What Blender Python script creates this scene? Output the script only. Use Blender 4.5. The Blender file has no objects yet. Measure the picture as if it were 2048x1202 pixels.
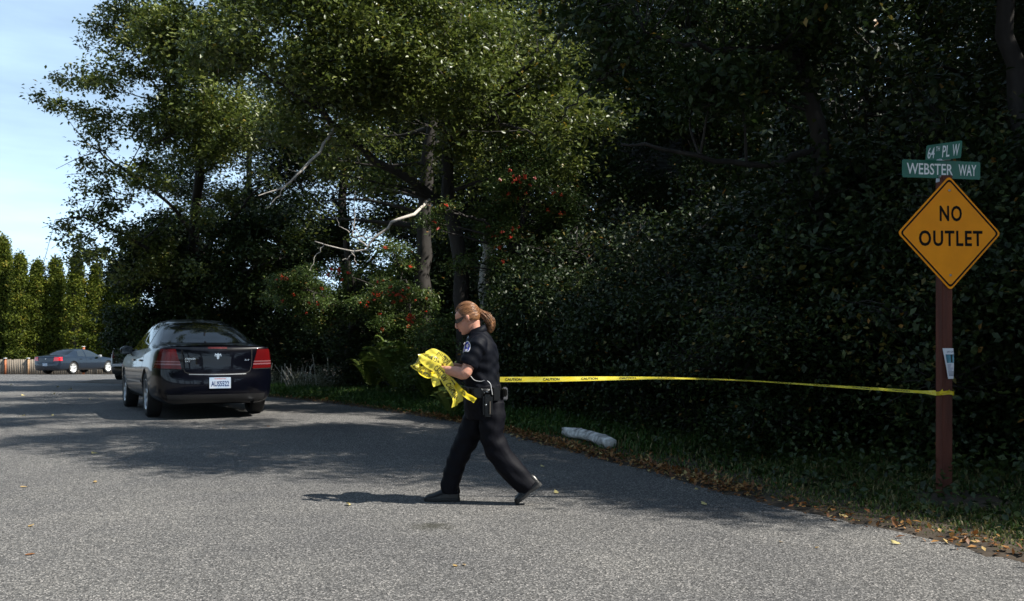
import bpy, bmesh, math, random
import numpy as np
from mathutils import Vector, Matrix
from mathutils.bvhtree import BVHTree
R = math.radians
SC = bpy.context.scene
COL = SC.collection
F, CH, HY = 1850.0, 1.2, 697.0          # focal length in photo px, eye height, horizon row

# ------------------------------------------------------------------ camera / sky / sun
cam_d = bpy.data.cameras.new('camera'); cam = bpy.data.objects.new('camera', cam_d); COL.objects.link(cam)
cam_d.sensor_width = 36; cam_d.lens = F / 2048 * 36; cam_d.shift_y = (HY - 601) / 2048
cam_d.clip_end = 4000; cam_d.clip_start = .05
cam_d.dof.use_dof = True; cam_d.dof.focus_distance = 7.3; cam_d.dof.aperture_fstop = 5.6
cam.location = (0, 0, CH); cam.rotation_euler = (R(90), 0, 0)
SC.camera = cam
SUN_EL = R(49); SUN_H = Vector((.965, -.26)).normalized()
sun_vec = Vector((SUN_H.x * math.cos(SUN_EL), SUN_H.y * math.cos(SUN_EL), math.sin(SUN_EL)))
sd = bpy.data.lights.new('sun', 'SUN'); sd.energy = 5.0; sd.angle = R(.53); sd.color = (1, .955, .87)
sun = bpy.data.objects.new('sun', sd); COL.objects.link(sun); sun.location = (20, -10, 30)
sun.rotation_euler = (-sun_vec).to_track_quat('-Z', 'Y').to_euler()
W = bpy.data.worlds.new('World'); SC.world = W; W.use_nodes = True
nt = W.node_tree; nt.nodes.clear()
def nd(t, ty, **k):
    n = t.nodes.new(ty)
    for a, b in k.items(): setattr(n, a, b)
    return n
out = nd(nt, 'ShaderNodeOutputWorld'); bg = nd(nt, 'ShaderNodeBackground'); bg.inputs[1].default_value = .05
sky = nd(nt, 'ShaderNodeTexSky', sky_type='NISHITA'); sky.sun_disc = False
sky.sun_elevation = SUN_EL; sky.sun_rotation = math.atan2(SUN_H.x, SUN_H.y); sky.air_density = 1.0; sky.dust_density = .6; sky.ozone_density = 1.6
tc = nd(nt, 'ShaderNodeTexCoord'); mp = nd(nt, 'ShaderNodeMapping'); mp.inputs['Scale'].default_value = (1.6, 1.6, 9.0)
mp.inputs['Location'].default_value = (.3, .1, .35)
nz = nd(nt, 'ShaderNodeTexNoise'); nz.inputs['Scale'].default_value = 1.5; nz.inputs['Detail'].default_value = 7; nz.inputs['Roughness'].default_value = .55
cr = nd(nt, 'ShaderNodeValToRGB'); cr.color_ramp.elements[0].color = (.5, .5, .5, 1); cr.color_ramp.elements[0].position = .30; cr.color_ramp.elements[1].position = .66
sp = nd(nt, 'ShaderNodeSeparateXYZ'); mr = nd(nt, 'ShaderNodeMapRange')
mr.inputs[1].default_value = .42; mr.inputs[2].default_value = .02; mr.inputs[3].default_value = .28; mr.inputs[4].default_value = .95
mu = nd(nt, 'ShaderNodeMath', operation='MULTIPLY'); mx = nd(nt, 'ShaderNodeMix', data_type='RGBA')
mx.inputs[7].default_value = (12.6, 17.4, 22.5, 1)
L = nt.links.new
L(tc.outputs['Generated'], mp.inputs[0]); L(mp.outputs[0], nz.inputs['Vector']); L(nz.outputs[0], cr.inputs[0])
L(tc.outputs['Generated'], sp.inputs[0]); L(sp.outputs[2], mr.inputs[0]); L(cr.outputs[0], mu.inputs[0]); L(mr.outputs[0], mu.inputs[1])
L(mu.outputs[0], mx.inputs[0]); L(sky.outputs[0], mx.inputs[6]); L(mx.outputs[2], bg.inputs[0]); L(bg.outputs[0], out.inputs[0])
SC.view_settings.view_transform = 'Standard'; SC.view_settings.look = 'None'
SC.view_settings.exposure = 0.90; SC.view_settings.gamma = 1
SC.render.engine = 'CYCLES'

# ------------------------------------------------------------------ helpers
PK = np.array([[-60, 0], [8, 0], [14, .10], [20, .12], [27, .07], [36, -.07], [46, -.21], [53, -.28], [61, -.52], [80, -.7], [400, -.7]], float)
_yy = np.linspace(-60, 400, 4601); _zz = np.interp(_yy, PK[:, 0], PK[:, 1]); _zz = np.convolve(np.pad(_zz, 15, 'edge'), np.ones(31) / 31, 'valid')
def prof(y): return np.interp(y, _yy, _zz)
def P(px, py, Y): return Vector(((px - 1024) / F * Y, Y, CH - (py - HY) / F * Y))
def G(px, py):                                    # pixel on the ground
    lo, hi = 3.0, 120.0
    for _ in range(50):
        m = (lo + hi) / 2
        if HY + F * (CH - prof(m)) / m > py: lo = m
        else: hi = m
    return Vector(((px - 1024) / F * lo, lo, float(prof(lo))))
def tag(o, label=None, cat=None, group=None, kind=None):
    if label: o['label'] = label
    if cat: o['category'] = cat
    if group: o['group'] = group
    if kind: o['kind'] = kind
    return o
def empty(name, loc=(0, 0, 0), rz=0, label=None, cat=None, group=None):
    o = bpy.data.objects.new(name, None); COL.objects.link(o); o.location = loc; o.rotation_euler = (0, 0, rz)
    o.empty_display_size = .2
    return tag(o, label, cat, group)
def link(name, me, mats=(), parent=None, smooth=False):
    o = bpy.data.objects.new(name, me); COL.objects.link(o)
    if not isinstance(mats, (list, tuple)): mats = [mats]
    for m in mats: me.materials.append(m)
    if parent: o.parent = parent
    if smooth: me.polygons.foreach_set('use_smooth', [True] * len(me.polygons))
    return o
def np_mesh(name, V, Fc, rnd=None):               # V (n,3); Fc (m,k) array or list of arrays
    me = bpy.data.meshes.new(name)
    V = np.asarray(V, dtype=np.float32)
    if not isinstance(Fc, list) or isinstance(Fc[0], list): Fc = [np.array(Fc)]
    Fc = [np.asarray(f, dtype=np.int32) for f in Fc if len(f)]
    me.vertices.add(len(V)); me.vertices.foreach_set('co', V.ravel())
    idx = np.concatenate([f.ravel() for f in Fc]); tot = np.concatenate([np.full(len(f), f.shape[1], np.int32) for f in Fc])
    st = np.concatenate([[0], np.cumsum(tot)[:-1]]).astype(np.int32)
    me.loops.add(len(idx)); me.loops.foreach_set('vertex_index', idx)
    me.polygons.add(len(tot)); me.polygons.foreach_set('loop_start', st)
    me.update(calc_edges=True); me.validate()
    if rnd is not None:
        a = me.attributes.new('rnd', 'FLOAT', 'POINT'); a.data.foreach_set('value', np.asarray(rnd, np.float32))
    return me
def copy_tree(o, loc=None, rz=None, sc=None, label=None, parent=None):
    c = o.copy(); COL.objects.link(c)
    if parent is not None: c.parent = parent
    if loc is not None: c.location = loc
    if rz is not None: c.rotation_euler = (c.rotation_euler[0], c.rotation_euler[1], rz)
    if sc is not None: c.scale = sc if hasattr(sc, '__len__') else (sc,) * 3
    if label: c['label'] = label
    for ch in list(o.children): copy_tree(ch, parent=c)
    return c
def evalmesh(o, name=None):
    bpy.context.view_layer.update()
    dg = bpy.context.evaluated_depsgraph_get()
    me = bpy.data.meshes.new_from_object(o.evaluated_get(dg)); me.name = name or o.name
    return me

# ------------------------------------------------------------------ materials
def M(name, col, rough=.6, metal=0, spec=.5, var=0, vscale=8, bump=0, bscale=60, coat=0, stretch=None, col2=None, crough=.03):
    m = bpy.data.materials.new(name); m.use_nodes = True; t = m.node_tree; b = t.nodes['Principled BSDF']
    c4 = (*col, 1)
    b.inputs['Base Color'].default_value = c4; b.inputs['Roughness'].default_value = rough
    b.inputs['Metallic'].default_value = metal; b.inputs['Specular IOR Level'].default_value = spec
    if coat: b.inputs['Coat Weight'].default_value = coat; b.inputs['Coat Roughness'].default_value = crough
    co = nd(t, 'ShaderNodeTexCoord'); ma = nd(t, 'ShaderNodeMapping'); t.links.new(co.outputs['Object'], ma.inputs[0])
    if stretch: ma.inputs['Scale'].default_value = stretch
    if var or col2:
        n = nd(t, 'ShaderNodeTexNoise'); n.inputs['Scale'].default_value = vscale; n.inputs['Detail'].default_value = 5
        r = nd(t, 'ShaderNodeValToRGB'); r.color_ramp.elements[0].position = .32; r.color_ramp.elements[1].position = .68
        c2 = col2 if col2 else tuple(min(1, c * (1 + var)) for c in col); c1 = col if col2 else tuple(c * (1 - var) for c in col)
        r.color_ramp.elements[0].color = (*c1, 1); r.color_ramp.elements[1].color = (*c2, 1)
        t.links.new(ma.outputs[0], n.inputs['Vector']); t.links.new(n.outputs[0], r.inputs[0]); t.links.new(r.outputs[0], b.inputs['Base Color'])
    if bump:
        n2 = nd(t, 'ShaderNodeTexNoise'); n2.inputs['Scale'].default_value = bscale; n2.inputs['Detail'].default_value = 6
        bp = nd(t, 'ShaderNodeBump'); bp.inputs['Strength'].default_value = bump; bp.inputs['Distance'].default_value = .01
        t.links.new(ma.outputs[0], n2.inputs['Vector']); t.links.new(n2.outputs[0], bp.inputs['Height']); t.links.new(bp.outputs[0], b.inputs['Normal'])
    return m
def leafmat(name, stops, rough=.42, trans=.28, spec=.5):
    m = bpy.data.materials.new(name); m.use_nodes = True; t = m.node_tree; b = t.nodes['Principled BSDF']; o = t.nodes['Material Output']
    at = nd(t, 'ShaderNodeAttribute', attribute_name='rnd'); r = nd(t, 'ShaderNodeValToRGB')
    while len(r.color_ramp.elements) < len(stops): r.color_ramp.elements.new(.5)
    for e, (p_, c) in zip(r.color_ramp.elements, stops): e.position = p_; e.color = (*c, 1)
    t.links.new(at.outputs['Fac'], r.inputs[0]); t.links.new(r.outputs[0], b.inputs['Base Color'])
    b.inputs['Roughness'].default_value = rough; b.inputs['Specular IOR Level'].default_value = spec
    tr = nd(t, 'ShaderNodeBsdfTranslucent'); mxs = nd(t, 'ShaderNodeMixShader'); mxs.inputs[0].default_value = trans
    t.links.new(r.outputs[0], tr.inputs[0]); t.links.new(b.outputs[0], mxs.inputs[1]); t.links.new(tr.outputs[0], mxs.inputs[2]); t.links.new(mxs.outputs[0], o.inputs[0])
    return m
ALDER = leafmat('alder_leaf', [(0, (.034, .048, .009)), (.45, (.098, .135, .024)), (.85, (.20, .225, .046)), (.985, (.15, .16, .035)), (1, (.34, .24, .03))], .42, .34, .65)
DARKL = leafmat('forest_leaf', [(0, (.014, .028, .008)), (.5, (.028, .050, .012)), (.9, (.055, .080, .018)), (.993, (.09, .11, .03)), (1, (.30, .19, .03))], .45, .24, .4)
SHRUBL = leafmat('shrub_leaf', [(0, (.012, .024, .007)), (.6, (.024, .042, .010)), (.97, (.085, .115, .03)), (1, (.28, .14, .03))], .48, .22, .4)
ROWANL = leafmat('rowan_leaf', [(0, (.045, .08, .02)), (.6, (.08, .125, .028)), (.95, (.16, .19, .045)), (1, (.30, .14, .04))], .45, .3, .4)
FERNL = leafmat('fern_leaf', [(0, (.08, .13, .025)), (.6, (.14, .19, .04)), (1, (.24, .25, .06))], .5, .3, .3)
CEDARL = leafmat('cedar_leaf', [(0, (.03, .05, .007)), (.5, (.08, .105, .012)), (.9, (.155, .175, .018)), (1, (.24, .20, .03))], .6, .25, .2)
GRASSL = leafmat('grass_blade', [(0, (.022, .065, .010)), (.6, (.055, .12, .020)), (.9, (.10, .11, .03)), (1, (.25, .21, .09))], .5, .3, .3)
LITTER = leafmat('litter_leaf', [(0, (.12, .05, .02)), (.5, (.24, .10, .03)), (.85, (.33, .18, .06)), (1, (.50, .42, .18))], .55, .15, .3)
STALK = leafmat('stalk', [(0, (.36, .33, .26)), (1, (.58, .55, .48))], .7, .1, .2)
BARK = M('bark', (.026, .022, .019), .85, var=.45, vscale=6, bump=.9, bscale=14, stretch=(1, 1, .35))
BARKP = M('pale_bark', (.36, .32, .28), .85, col2=(.52, .48, .43), vscale=5, bump=.7, bscale=20)
SNAG = M('snag_wood', (.26, .22, .18), .9, col2=(.74, .70, .64), vscale=4, bump=1, bscale=18, stretch=(1.5, 1.5, .3))
LOGM = M('driftwood', (.16, .15, .14), .9, col2=(.80, .78, .75), vscale=11, bump=1, bscale=24, stretch=(.3, 1.2, 1.2))
SOIL = M('soil', (.045, .032, .02), .95, var=.5, vscale=6, bump=.8, bscale=20)
BERRY = M('berry', (.55, .045, .015), .35)

# asphalt: fine exposed aggregate, worn tone, an oil stain
def asphalt():
    m = bpy.data.materials.new('asphalt'); m.use_nodes = True; t = m.node_tree; b = t.nodes['Principled BSDF']; l = t.links.new
    co = nd(t, 'ShaderNodeTexCoord')
    def noise(s, d, r=.5):
        n = nd(t, 'ShaderNodeTexNoise'); n.inputs['Scale'].default_value = s; n.inputs['Detail'].default_value = d; n.inputs['Roughness'].default_value = r
        l(co.outputs['Object'], n.inputs['Vector']); return n
    v = nd(t, 'ShaderNodeTexVoronoi'); v.inputs['Scale'].default_value = 125; l(co.outputs['Object'], v.inputs['Vector'])
    sepv = nd(t, 'ShaderNodeSeparateColor'); l(v.outputs['Color'], sepv.inputs[0])
    r1 = nd(t, 'ShaderNodeValToRGB'); e = r1.color_ramp.elements
    e[0].position = 0; e[0].color = (.032, .032, .034, 1); e[1].position = 1; e[1].color = (.42, .40, .38, 1)
    for p_, c in ((.22, .066), (.55, .115), (.86, .195)): q = e.new(p_); q.color = (c, c * .985, c * .96, 1)
    l(sepv.outputs[0], r1.inputs[0])
    n1 = noise(150, 4, .7); r2 = nd(t, 'ShaderNodeValToRGB'); r2.color_ramp.elements[0].position = .3; r2.color_ramp.elements[1].position = .72
    r2.color_ramp.elements[0].color = (.55, .55, .55, 1); r2.color_ramp.elements[1].color = (1.22, 1.22, 1.22, 1); l(n1.outputs[0], r2.inputs[0])
    m1 = nd(t, 'ShaderNodeMix', data_type='RGBA', blend_type='MULTIPLY'); m1.inputs[0].default_value = 1; l(r1.outputs[0], m1.inputs[6]); l(r2.outputs[0], m1.inputs[7])
    n2 = noise(.55, 5, .6); r3 = nd(t, 'ShaderNodeValToRGB'); r3.color_ramp.elements[0].position = .3; r3.color_ramp.elements[1].position = .7
    r3.color_ramp.elements[0].color = (.72, .72, .74, 1); r3.color_ramp.elements[1].color = (1.16, 1.14, 1.1, 1); l(n2.outputs[0], r3.inputs[0])
    m2 = nd(t, 'ShaderNodeMix', data_type='RGBA', blend_type='MULTIPLY'); m2.inputs[0].default_value = 1; l(m1.outputs[2], m2.inputs[6]); l(r3.outputs[0], m2.inputs[7])
    # oil stain: an irregular dark blot on the road
    s = G(862, 1052); ma = nd(t, 'ShaderNodeMapping'); ma.inputs['Location'].default_value = (-s.x / .15, -s.y / .15, 0); ma.inputs['Scale'].default_value = (1 / .15, 1 / .15, 0)
    l(co.outputs['Object'], ma.inputs[0])
    n3 = noise(9, 5, .65); ad = nd(t, 'ShaderNodeVectorMath', operation='SCALE'); ad.inputs[3].default_value = 1.7
    sb = nd(t, 'ShaderNodeVectorMath', operation='SUBTRACT'); sb.inputs[1].default_value = (.5, .5, .5); l(n3.outputs['Color'], sb.inputs[0]); l(sb.outputs[0], ad.inputs[0])
    a2 = nd(t, 'ShaderNodeVectorMath', operation='ADD'); l(ma.outputs[0], a2.inputs[0]); l(ad.outputs[0], a2.inputs[1])
    fl = nd(t, 'ShaderNodeVectorMath', operation='MULTIPLY'); fl.inputs[1].default_value = (1, 1, 0); l(a2.outputs[0], fl.inputs[0])
    ln = nd(t, 'ShaderNodeVectorMath', operation='LENGTH'); l(fl.outputs[0], ln.inputs[0])
    mr_ = nd(t, 'ShaderNodeMapRange'); mr_.inputs[1].default_value = .35; mr_.inputs[2].default_value = 1.15; mr_.inputs[3].default_value = .75; mr_.inputs[4].default_value = 0; l(ln.outputs['Value'], mr_.inputs[0])
    m3 = nd(t, 'ShaderNodeMix', data_type='RGBA'); m3.inputs[7].default_value = (.03, .029, .02, 1); l(mr_.outputs[0], m3.inputs[0]); l(m2.outputs[2], m3.inputs[6])
    l(m3.outputs[2], b.inputs['Base Color']); b.inputs['Roughness'].default_value = .88; b.inputs['Specular IOR Level'].default_value = .25
    bp = nd(t, 'ShaderNodeBump'); bp.inputs['Strength'].default_value = .6; bp.inputs['Distance'].default_value = .006; l(v.outputs['Distance'], bp.inputs['Height']); l(bp.outputs[0], b.inputs['Normal'])
    return m
ASPH = asphalt()

# ------------------------------------------------------------------ ground, road, verge
_ep = [(538, 794), (620, 802), (700, 811), (800, 826), (908, 843), (1016, 866), (1050, 879), (1154, 906), (1327, 948), (1400, 972), (1527, 1006), (1716, 1050), (1811, 1066), (1970, 1107), (2048, 1123)]
_eg = [G(*q) for q in _ep][::-1]
EDGE = np.array([[-12, 3.9], [0, 3.4], [3.2, 3.1]] + [[q.y, q.x] for q in _eg] + [[_eg[-1].y + 2, _eg[-1].x - 1.9], [29, -10.6], [31.5, -13.4], [34, -16.4]])
def edge_x(y): return np.interp(y, EDGE[:, 0], EDGE[:, 1])
EP = np.array([[edge_x(y), y] for y in np.arange(-12, 34.01, .25)])
def edge_dist(x, y):                               # signed distance from the road edge, + on the verge
    q = np.stack([np.ravel(x), np.ravel(y)], 1)
    d = np.full(len(q), 1e9)
    for k in range(0, len(EP), 40):
        e = EP[k:k + 40]; d = np.minimum(d, np.sqrt(((q[:, None, :] - e[None]) ** 2).sum(2)).min(1))
    side = (q[:, 0] > edge_x(q[:, 1])) & (q[:, 1] < 34)
    side |= (q[:, 1] >= 34) & (q[:, 1] < 35.2) & (q[:, 0] > -16)
    return np.where(side, d, -d)
def gz(x, y):                                      # height of the verge / ground sheet
    x = np.asarray(x, float); y = np.asarray(y, float)
    d = edge_dist(x, y).reshape(x.shape)
    t = np.clip((d + .12) / .3, 0, 1); t = t * t * (3 - 2 * t)
    rise = np.clip(d - .3, 0, 12) * .035
    bump = .02 * np.sin(x * 2.3 + 1.3 * np.sin(y * 1.1)) * np.sin(y * 2.9) * np.clip(d, 0, 1)
    far = np.clip((y - 35.5) / .5, 0, 1)
    return prof(y) - .035 + (.06 * t + rise + bump) * (1 - far)
xs = np.concatenate([[-1200, -500, -200, -90, -60, -45, -34], np.arange(-28, -18, 2), np.arange(-18, 10, .2), np.arange(10, 30, 2), [36, 60, 100, 220, 600, 1200]])
ys = np.concatenate([[-900, -300, -100, -40, -20, -12, -6, -2, 1], np.arange(3, 36.4, .2), np.arange(37, 64, 1), [70, 80, 100, 140, 220, 400, 900, 2500]])
X, Y = np.meshgrid(xs, ys); Z = gz(X, Y)
nx = len(xs); I = np.arange(len(ys) * nx).reshape(len(ys), nx)
Q = np.stack([I[:-1, :-1].ravel(), I[:-1, 1:].ravel(), I[1:, 1:].ravel(), I[1:, :-1].ravel()], 1)
tag(link('ground', np_mesh('ground', np.stack([X.ravel(), Y.ravel(), Z.ravel()], 1), Q), SOIL, smooth=True), kind='structure')
rows = []
ry = np.concatenate([np.arange(-14, 34, .5), [34.0, 34.001 + .6, 35.3, 36]]); fr = np.linspace(0, 1, 60) ** .6
for y in ry:
    xe = float(edge_x(min(y, 34))) + .0
    if y > 34.5: xe = -14.5 if y < 35.25 else 4.0
    jit = .035 * math.sin(y * 5.1) + .02 * math.sin(y * 13.7 + 1)
    rows.append([(-60 + (xe + jit + 60) * f, y, float(prof(y))) for f in fr])
for y in np.arange(37, 60.1, 1.0): rows.append([(-60 + 64 * f, y, float(prof(y))) for f in fr])
V = np.array(rows).reshape(-1, 3); n2_ = len(fr); I = np.arange(len(V)).reshape(-1, n2_)
Q = np.stack([I[:-1, :-1].ravel(), I[:-1, 1:].ravel(), I[1:, 1:].ravel(), I[1:, :-1].ravel()], 1)
tag(link('road', np_mesh('road', V, Q), ASPH, smooth=True), kind='structure')

# ------------------------------------------------------------------ geometry generators
def norm(a): return a / (np.linalg.norm(a, axis=-1, keepdims=True) + 1e-9)
def tubes(paths):                                  # [(pts (n,3), radii (n,), sides)]
    Vs, Qs, off = [], [], 0
    for pts, rad, k in paths:
        pts = np.asarray(pts, float); rad = np.asarray(rad, float); n = len(pts)
        t = norm(np.gradient(pts, axis=0)); ref = np.array([.3, .2, 1.0]) if abs(t[:, 2]).mean() < .8 else np.array([1.0, .1, 0])
        u = norm(np.cross(t, ref)); v = np.cross(t, u); a = np.arange(k) / k * 2 * np.pi
        ring = pts[:, None] + rad[:, None, None] * (np.cos(a)[None, :, None] * u[:, None] + np.sin(a)[None, :, None] * v[:, None])
        Vs.append(ring.reshape(-1, 3)); i = np.arange(n - 1)[:, None] * k; j = np.arange(k)[None]; j2 = (j + 1) % k
        Qs.append((np.stack([i + j, i + j2, i + k + j2, i + k + j], -1) + off).reshape(-1, 4)); off += n * k
    return np.concatenate(Vs), np.concatenate(Qs)
def smooth_path(pts, n):
    pts = np.asarray(pts, float); m = len(pts)
    if m < 3: s = np.linspace(0, 1, n)[:, None]; return pts[0] * (1 - s) + pts[-1] * s
    e = np.vstack([2 * pts[0] - pts[1], pts, 2 * pts[-1] - pts[-2]]); res = []
    for s in np.linspace(0, m - 1 - 1e-6, n):
        i = int(s); f = s - i; a, b, c, d = e[i], e[i + 1], e[i + 2], e[i + 3]
        res.append(.5 * ((2 * b) + (-a + c) * f + (2 * a - 5 * b + 4 * c - d) * f * f + (-a + 3 * b - 3 * c + d) * f ** 3))
    return np.array(res)
def leafgeo(c, size, rng, up=.7, wid=.26, var=.3, droop=-.25, rnd=None, fold=.10):
    n = len(c); az = rng.uniform(0, 2 * np.pi, n); el = rng.normal(droop, .5, n)
    d = np.stack([np.cos(az) * np.cos(el), np.sin(az) * np.cos(el), np.sin(el)], 1)
    nr = norm(rng.normal(0, 1, (n, 3)) + np.array([0, 0, up * 2])); sd_ = norm(np.cross(d, nr)); nn = np.cross(sd_, d)
    Ls = size * (1 + var * rng.uniform(-1, 1, n))[:, None]; Wd = Ls * wid
    V = np.stack([c, c + d * Ls * .45 + sd_ * Wd + nn * Ls * fold, c + d * Ls, c + d * Ls * .45 - sd_ * Wd + nn * Ls * fold], 1).reshape(-1, 3)
    b = np.arange(n)[:, None] * 4
    T = np.concatenate([b + np.array([0, 1, 2]), b + np.array([0, 2, 3])], 0)
    if rnd is None: rnd = rng.uniform(0, 1, n)
    return V, T, np.repeat(rnd, 4)
def tree(name, base, trunk, limbs, env, nlobes, ncl, nleaf, leaf, lmat, label, cat='tree', group=None, seed=1, sprays=(), tr=(.2, .05), bark=None, autolimb=22,
         lobe_r=.34, cl_r=(.2, .12), parent_name='trunk', wid=.26, up=.7, minz=None, twig_r=.006):
    """trunk, limbs: world points; env: [(centre, radii, weight)] world"""
    rng = np.random.default_rng(seed); bark = bark or BARK
    base = np.array(base, float); root = empty(name, tuple(base), label=label, cat=cat, group=group)
    tp = smooth_path([np.array(p) - base for p in trunk], 24); n = len(tp)
    tp[1:-1] += rng.normal(0, .02, (n - 2, 3)); trr = np.linspace(tr[0], tr[1], n); trr[0] *= 1.35; trr[1] *= 1.12
    paths = [(tp, trr, 10)]; nodes = [tp[int(n * .35):]]; nr = [trr[int(n * .35):]]
    for lp, r0, r1 in limbs:
        q = smooth_path([np.array(p) - base for p in lp], 16); q[1:] += rng.normal(0, .02, (15, 3)); rr = np.linspace(r0, r1, 16)
        paths.append((q, rr, 7)); nodes.append(q[3:]); nr.append(rr[3:])
    w = np.array([e[2] for e in env], float); w /= w.sum(); lc, lr = [], []
    for i in rng.choice(len(env), nlobes, p=w):
        c, r, _ = env[i]; v = norm(rng.normal(0, 1, 3)) * rng.uniform(.25, 1) ** .45
        lc.append(np.array(c) - base + v * np.array(r)); lr.append(lobe_r * min(r) * rng.uniform(.6, 1.35))
    for a, b, k, r in sprays:
        for s in np.linspace(0, 1, k): lc.append(np.array(a) - base + (np.array(b) - np.array(a)) * s + rng.normal(0, .05, 3)); lr.append(r * (1.15 - .6 * s))
        q = smooth_path([np.array(a) - base, (np.array(a) + np.array(b)) / 2 - base + np.array([0, 0, .06]), np.array(b) - base], 8); paths.append((q, np.linspace(.022, .005, 8), 4)); nodes.append(q); nr.append(np.linspace(.02, .005, 8))
    lc = np.array(lc); lr = np.array(lr)
    for i in rng.choice(len(lc), min(autolimb, len(lc)), replace=False):          # limbs towards lobes
        N = np.concatenate(nodes[:1 + len(limbs)]); RR = np.concatenate(nr[:1 + len(limbs)])
        dist = np.linalg.norm(N - lc[i], axis=1) + np.where(N[:, 2] > lc[i][2] - .2, 1.5, 0); k = dist.argmin(); a = N[k]; b = lc[i]
        mid = a * .5 + b * .5 + rng.normal(0, .12, 3) * np.linalg.norm(b - a) * .5; q = smooth_path([a, mid, b], 10); r0 = min(RR[k] * .6, .012 + .016 * np.linalg.norm(b - a)); rr = np.linspace(r0, .008, 10)
        paths.append((q, rr, 5)); nodes.append(q[2:]); nr.append(rr[2:])
    pick = rng.choice(len(lc), ncl, p=lr ** 2 / (lr ** 2).sum())
    cc = lc[pick] + norm(rng.normal(0, 1, (ncl, 3))) * (rng.uniform(0, 1, (ncl, 1)) ** .5) * lr[pick][:, None] * np.array([1.15, 1.15, .72])
    if minz is not None: cc = cc[cc[:, 2] + base[2] > minz]
    ncl = len(cc); N = np.concatenate(nodes)
    for i in rng.choice(ncl, min(ncl, 420), replace=False):
        dist = np.linalg.norm(N - cc[i], axis=1) + np.where(N[:, 2] > cc[i][2], .5, 0); k = dist.argmin(); a = N[k]
        if dist[k] > 2.6: continue
        mid = (a + cc[i]) / 2 + rng.normal(0, .07, 3); paths.append((smooth_path([a, mid, cc[i]], 5), np.linspace(twig_r + .004, twig_r * .5, 5), 3))
    V, Q = tubes(paths); link(parent_name, np_mesh(parent_name, V, Q), bark, root, smooth=True)
    per = max(1, nleaf // ncl); crnd = rng.normal(.45, .18, ncl)
    c = np.repeat(cc, per, 0) + rng.normal(0, 1, (ncl * per, 3)) * np.array([cl_r[0], cl_r[0], cl_r[1]])
    rnd = np.clip(np.repeat(crnd, per) + rng.normal(0, .16, ncl * per), 0, .98); rnd[rng.uniform(0, 1, len(rnd)) < .006] = 1
    V, T, r_ = leafgeo(c, leaf, rng, wid=wid, rnd=rnd, up=up)
    link('crown', np_mesh('crown', V, T, r_), lmat, root)
    return root, cc + base

# ------------------------------------------------------------------ trees
def gr(x, y): return (x, y, float(gz(np.array([x]), np.array([y]))[0]))
def gP(px, Y): x = (px - 1024) / F * Y; return gr(x, Y)
p = P
# A: the big alder over the verge
Y0 = 16.5
bA = gP(932, Y0)
trA, ccA = tree('alder_tree', bA, [bA, p(926, 600, Y0), p(910, 450, Y0), p(893, 340, Y0), p(905, 160, Y0), p(925, -120, Y0), p(930, -380, Y0)],
    [([p(900, 430, Y0), p(840, 375, 16.2), p(750, 322, 15.8), p(672, 256, 15.5), p(640, 214, 15.3), p(621, 110, 15.2), p(628, -60, 15.2)], .095, .02),
     ([p(655, 235, 15.4), p(600, 196, 15.2), p(556, 165, 15.1), p(498, 128, 15)], .035, .012),
     ([p(640, 214, 15.3), p(590, 170, 15.1), p(575, 120, 15)], .022, .008),
     ([p(905, 160, Y0), p(860, 60, 16), p(790, -60, 15.5)], .07, .02),
     ([p(900, 300, Y0), p(1000, 180, 16), p(1130, 60, 15.5), p(1200, -40, 15)], .07, .02),
     ([p(905, 200, Y0), p(1010, 250, 15.5), p(1100, 270, 15)], .04, .01)],
    [(p(560, 90, 15.4), (1.7, 1.3, 1.5), 2.4), (p(700, 60, 15.6), (1.7, 1.3, 1.5), 2.2), (p(850, 90, 15.8), (1.7, 1.3, 1.5), 2.2), (p(1000, 160, 15.8), (1.6, 1.3, 1.2), 1.8), (p(1120, 230, 15.8), (1.3, 1.2, .9), 1.2),
     (p(760, 300, 16.0), (1.8, 1.3, .8), 1.0), (p(1010, 300, 16), (1.4, 1.1, .8), .8), (p(640, -60, 15.6), (1.6, 1.2, .8), .8)],
    85, 1400, 52000, .096, ALDER, 'tall alder over the verge behind the walking officer, with a forked pale-barked limb reaching left', seed=11, tr=(.17, .05), autolimb=30)
def branch_part(root, name, paths, mat):
    b = np.array(root.location); P_ = [(np.array(smooth_path([np.array(x) - b for x in pts], 12)) + np.random.default_rng(5).normal(0, .012, (12, 3)), np.linspace(r0, r1, 12), 5) for pts, r0, r1 in paths]
    V, Q = tubes(P_); return link(name, np_mesh(name, V, Q), mat, root, smooth=True)
Yb = 14.6
branch_part(trA, 'bare_branch', [([p(668, 258, 15.3), p(640, 300, 14.9), p(600, 345, 14.7), p(560, 376, 14.6), p(518, 391, 14.5)], .035, .008),
     ([p(575, 366, 14.6), p(545, 405, 14.5), p(530, 418, 14.5)], .008, .004), ([p(600, 345, 14.7), p(570, 335, 14.6)], .007, .003)], BARKP)
branch_part(trA, 'dead_branch', [([p(860, 400, 16), p(815, 437, Yb), p(783, 440, Yb), p(776, 458, Yb), p(745, 477, Yb), p(735, 497, Yb), p(700, 500, Yb), p(665, 493, Yb), p(630, 482, Yb)], .03, .008),
     ([p(735, 492, Yb), p(715, 478, Yb), p(707, 466, Yb), p(709, 430, Yb), p(712, 380, Yb)], .012, .004), ([p(712, 500, Yb), p(700, 512, Yb), p(686, 520, Yb)], .01, .004),
     ([p(700, 465, Yb), p(680, 450, Yb), p(672, 430, Yb)], .008, .003), ([p(700, 500, Yb), p(712, 520, Yb), p(708, 535, Yb)], .008, .003),
     ([p(745, 477, Yb), p(720, 470, Yb), p(705, 445, Yb)], .01, .004), ([p(650, 487, Yb), p(630, 515, Yb), p(622, 540, Yb)], .009, .003)], BARKP)
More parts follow.
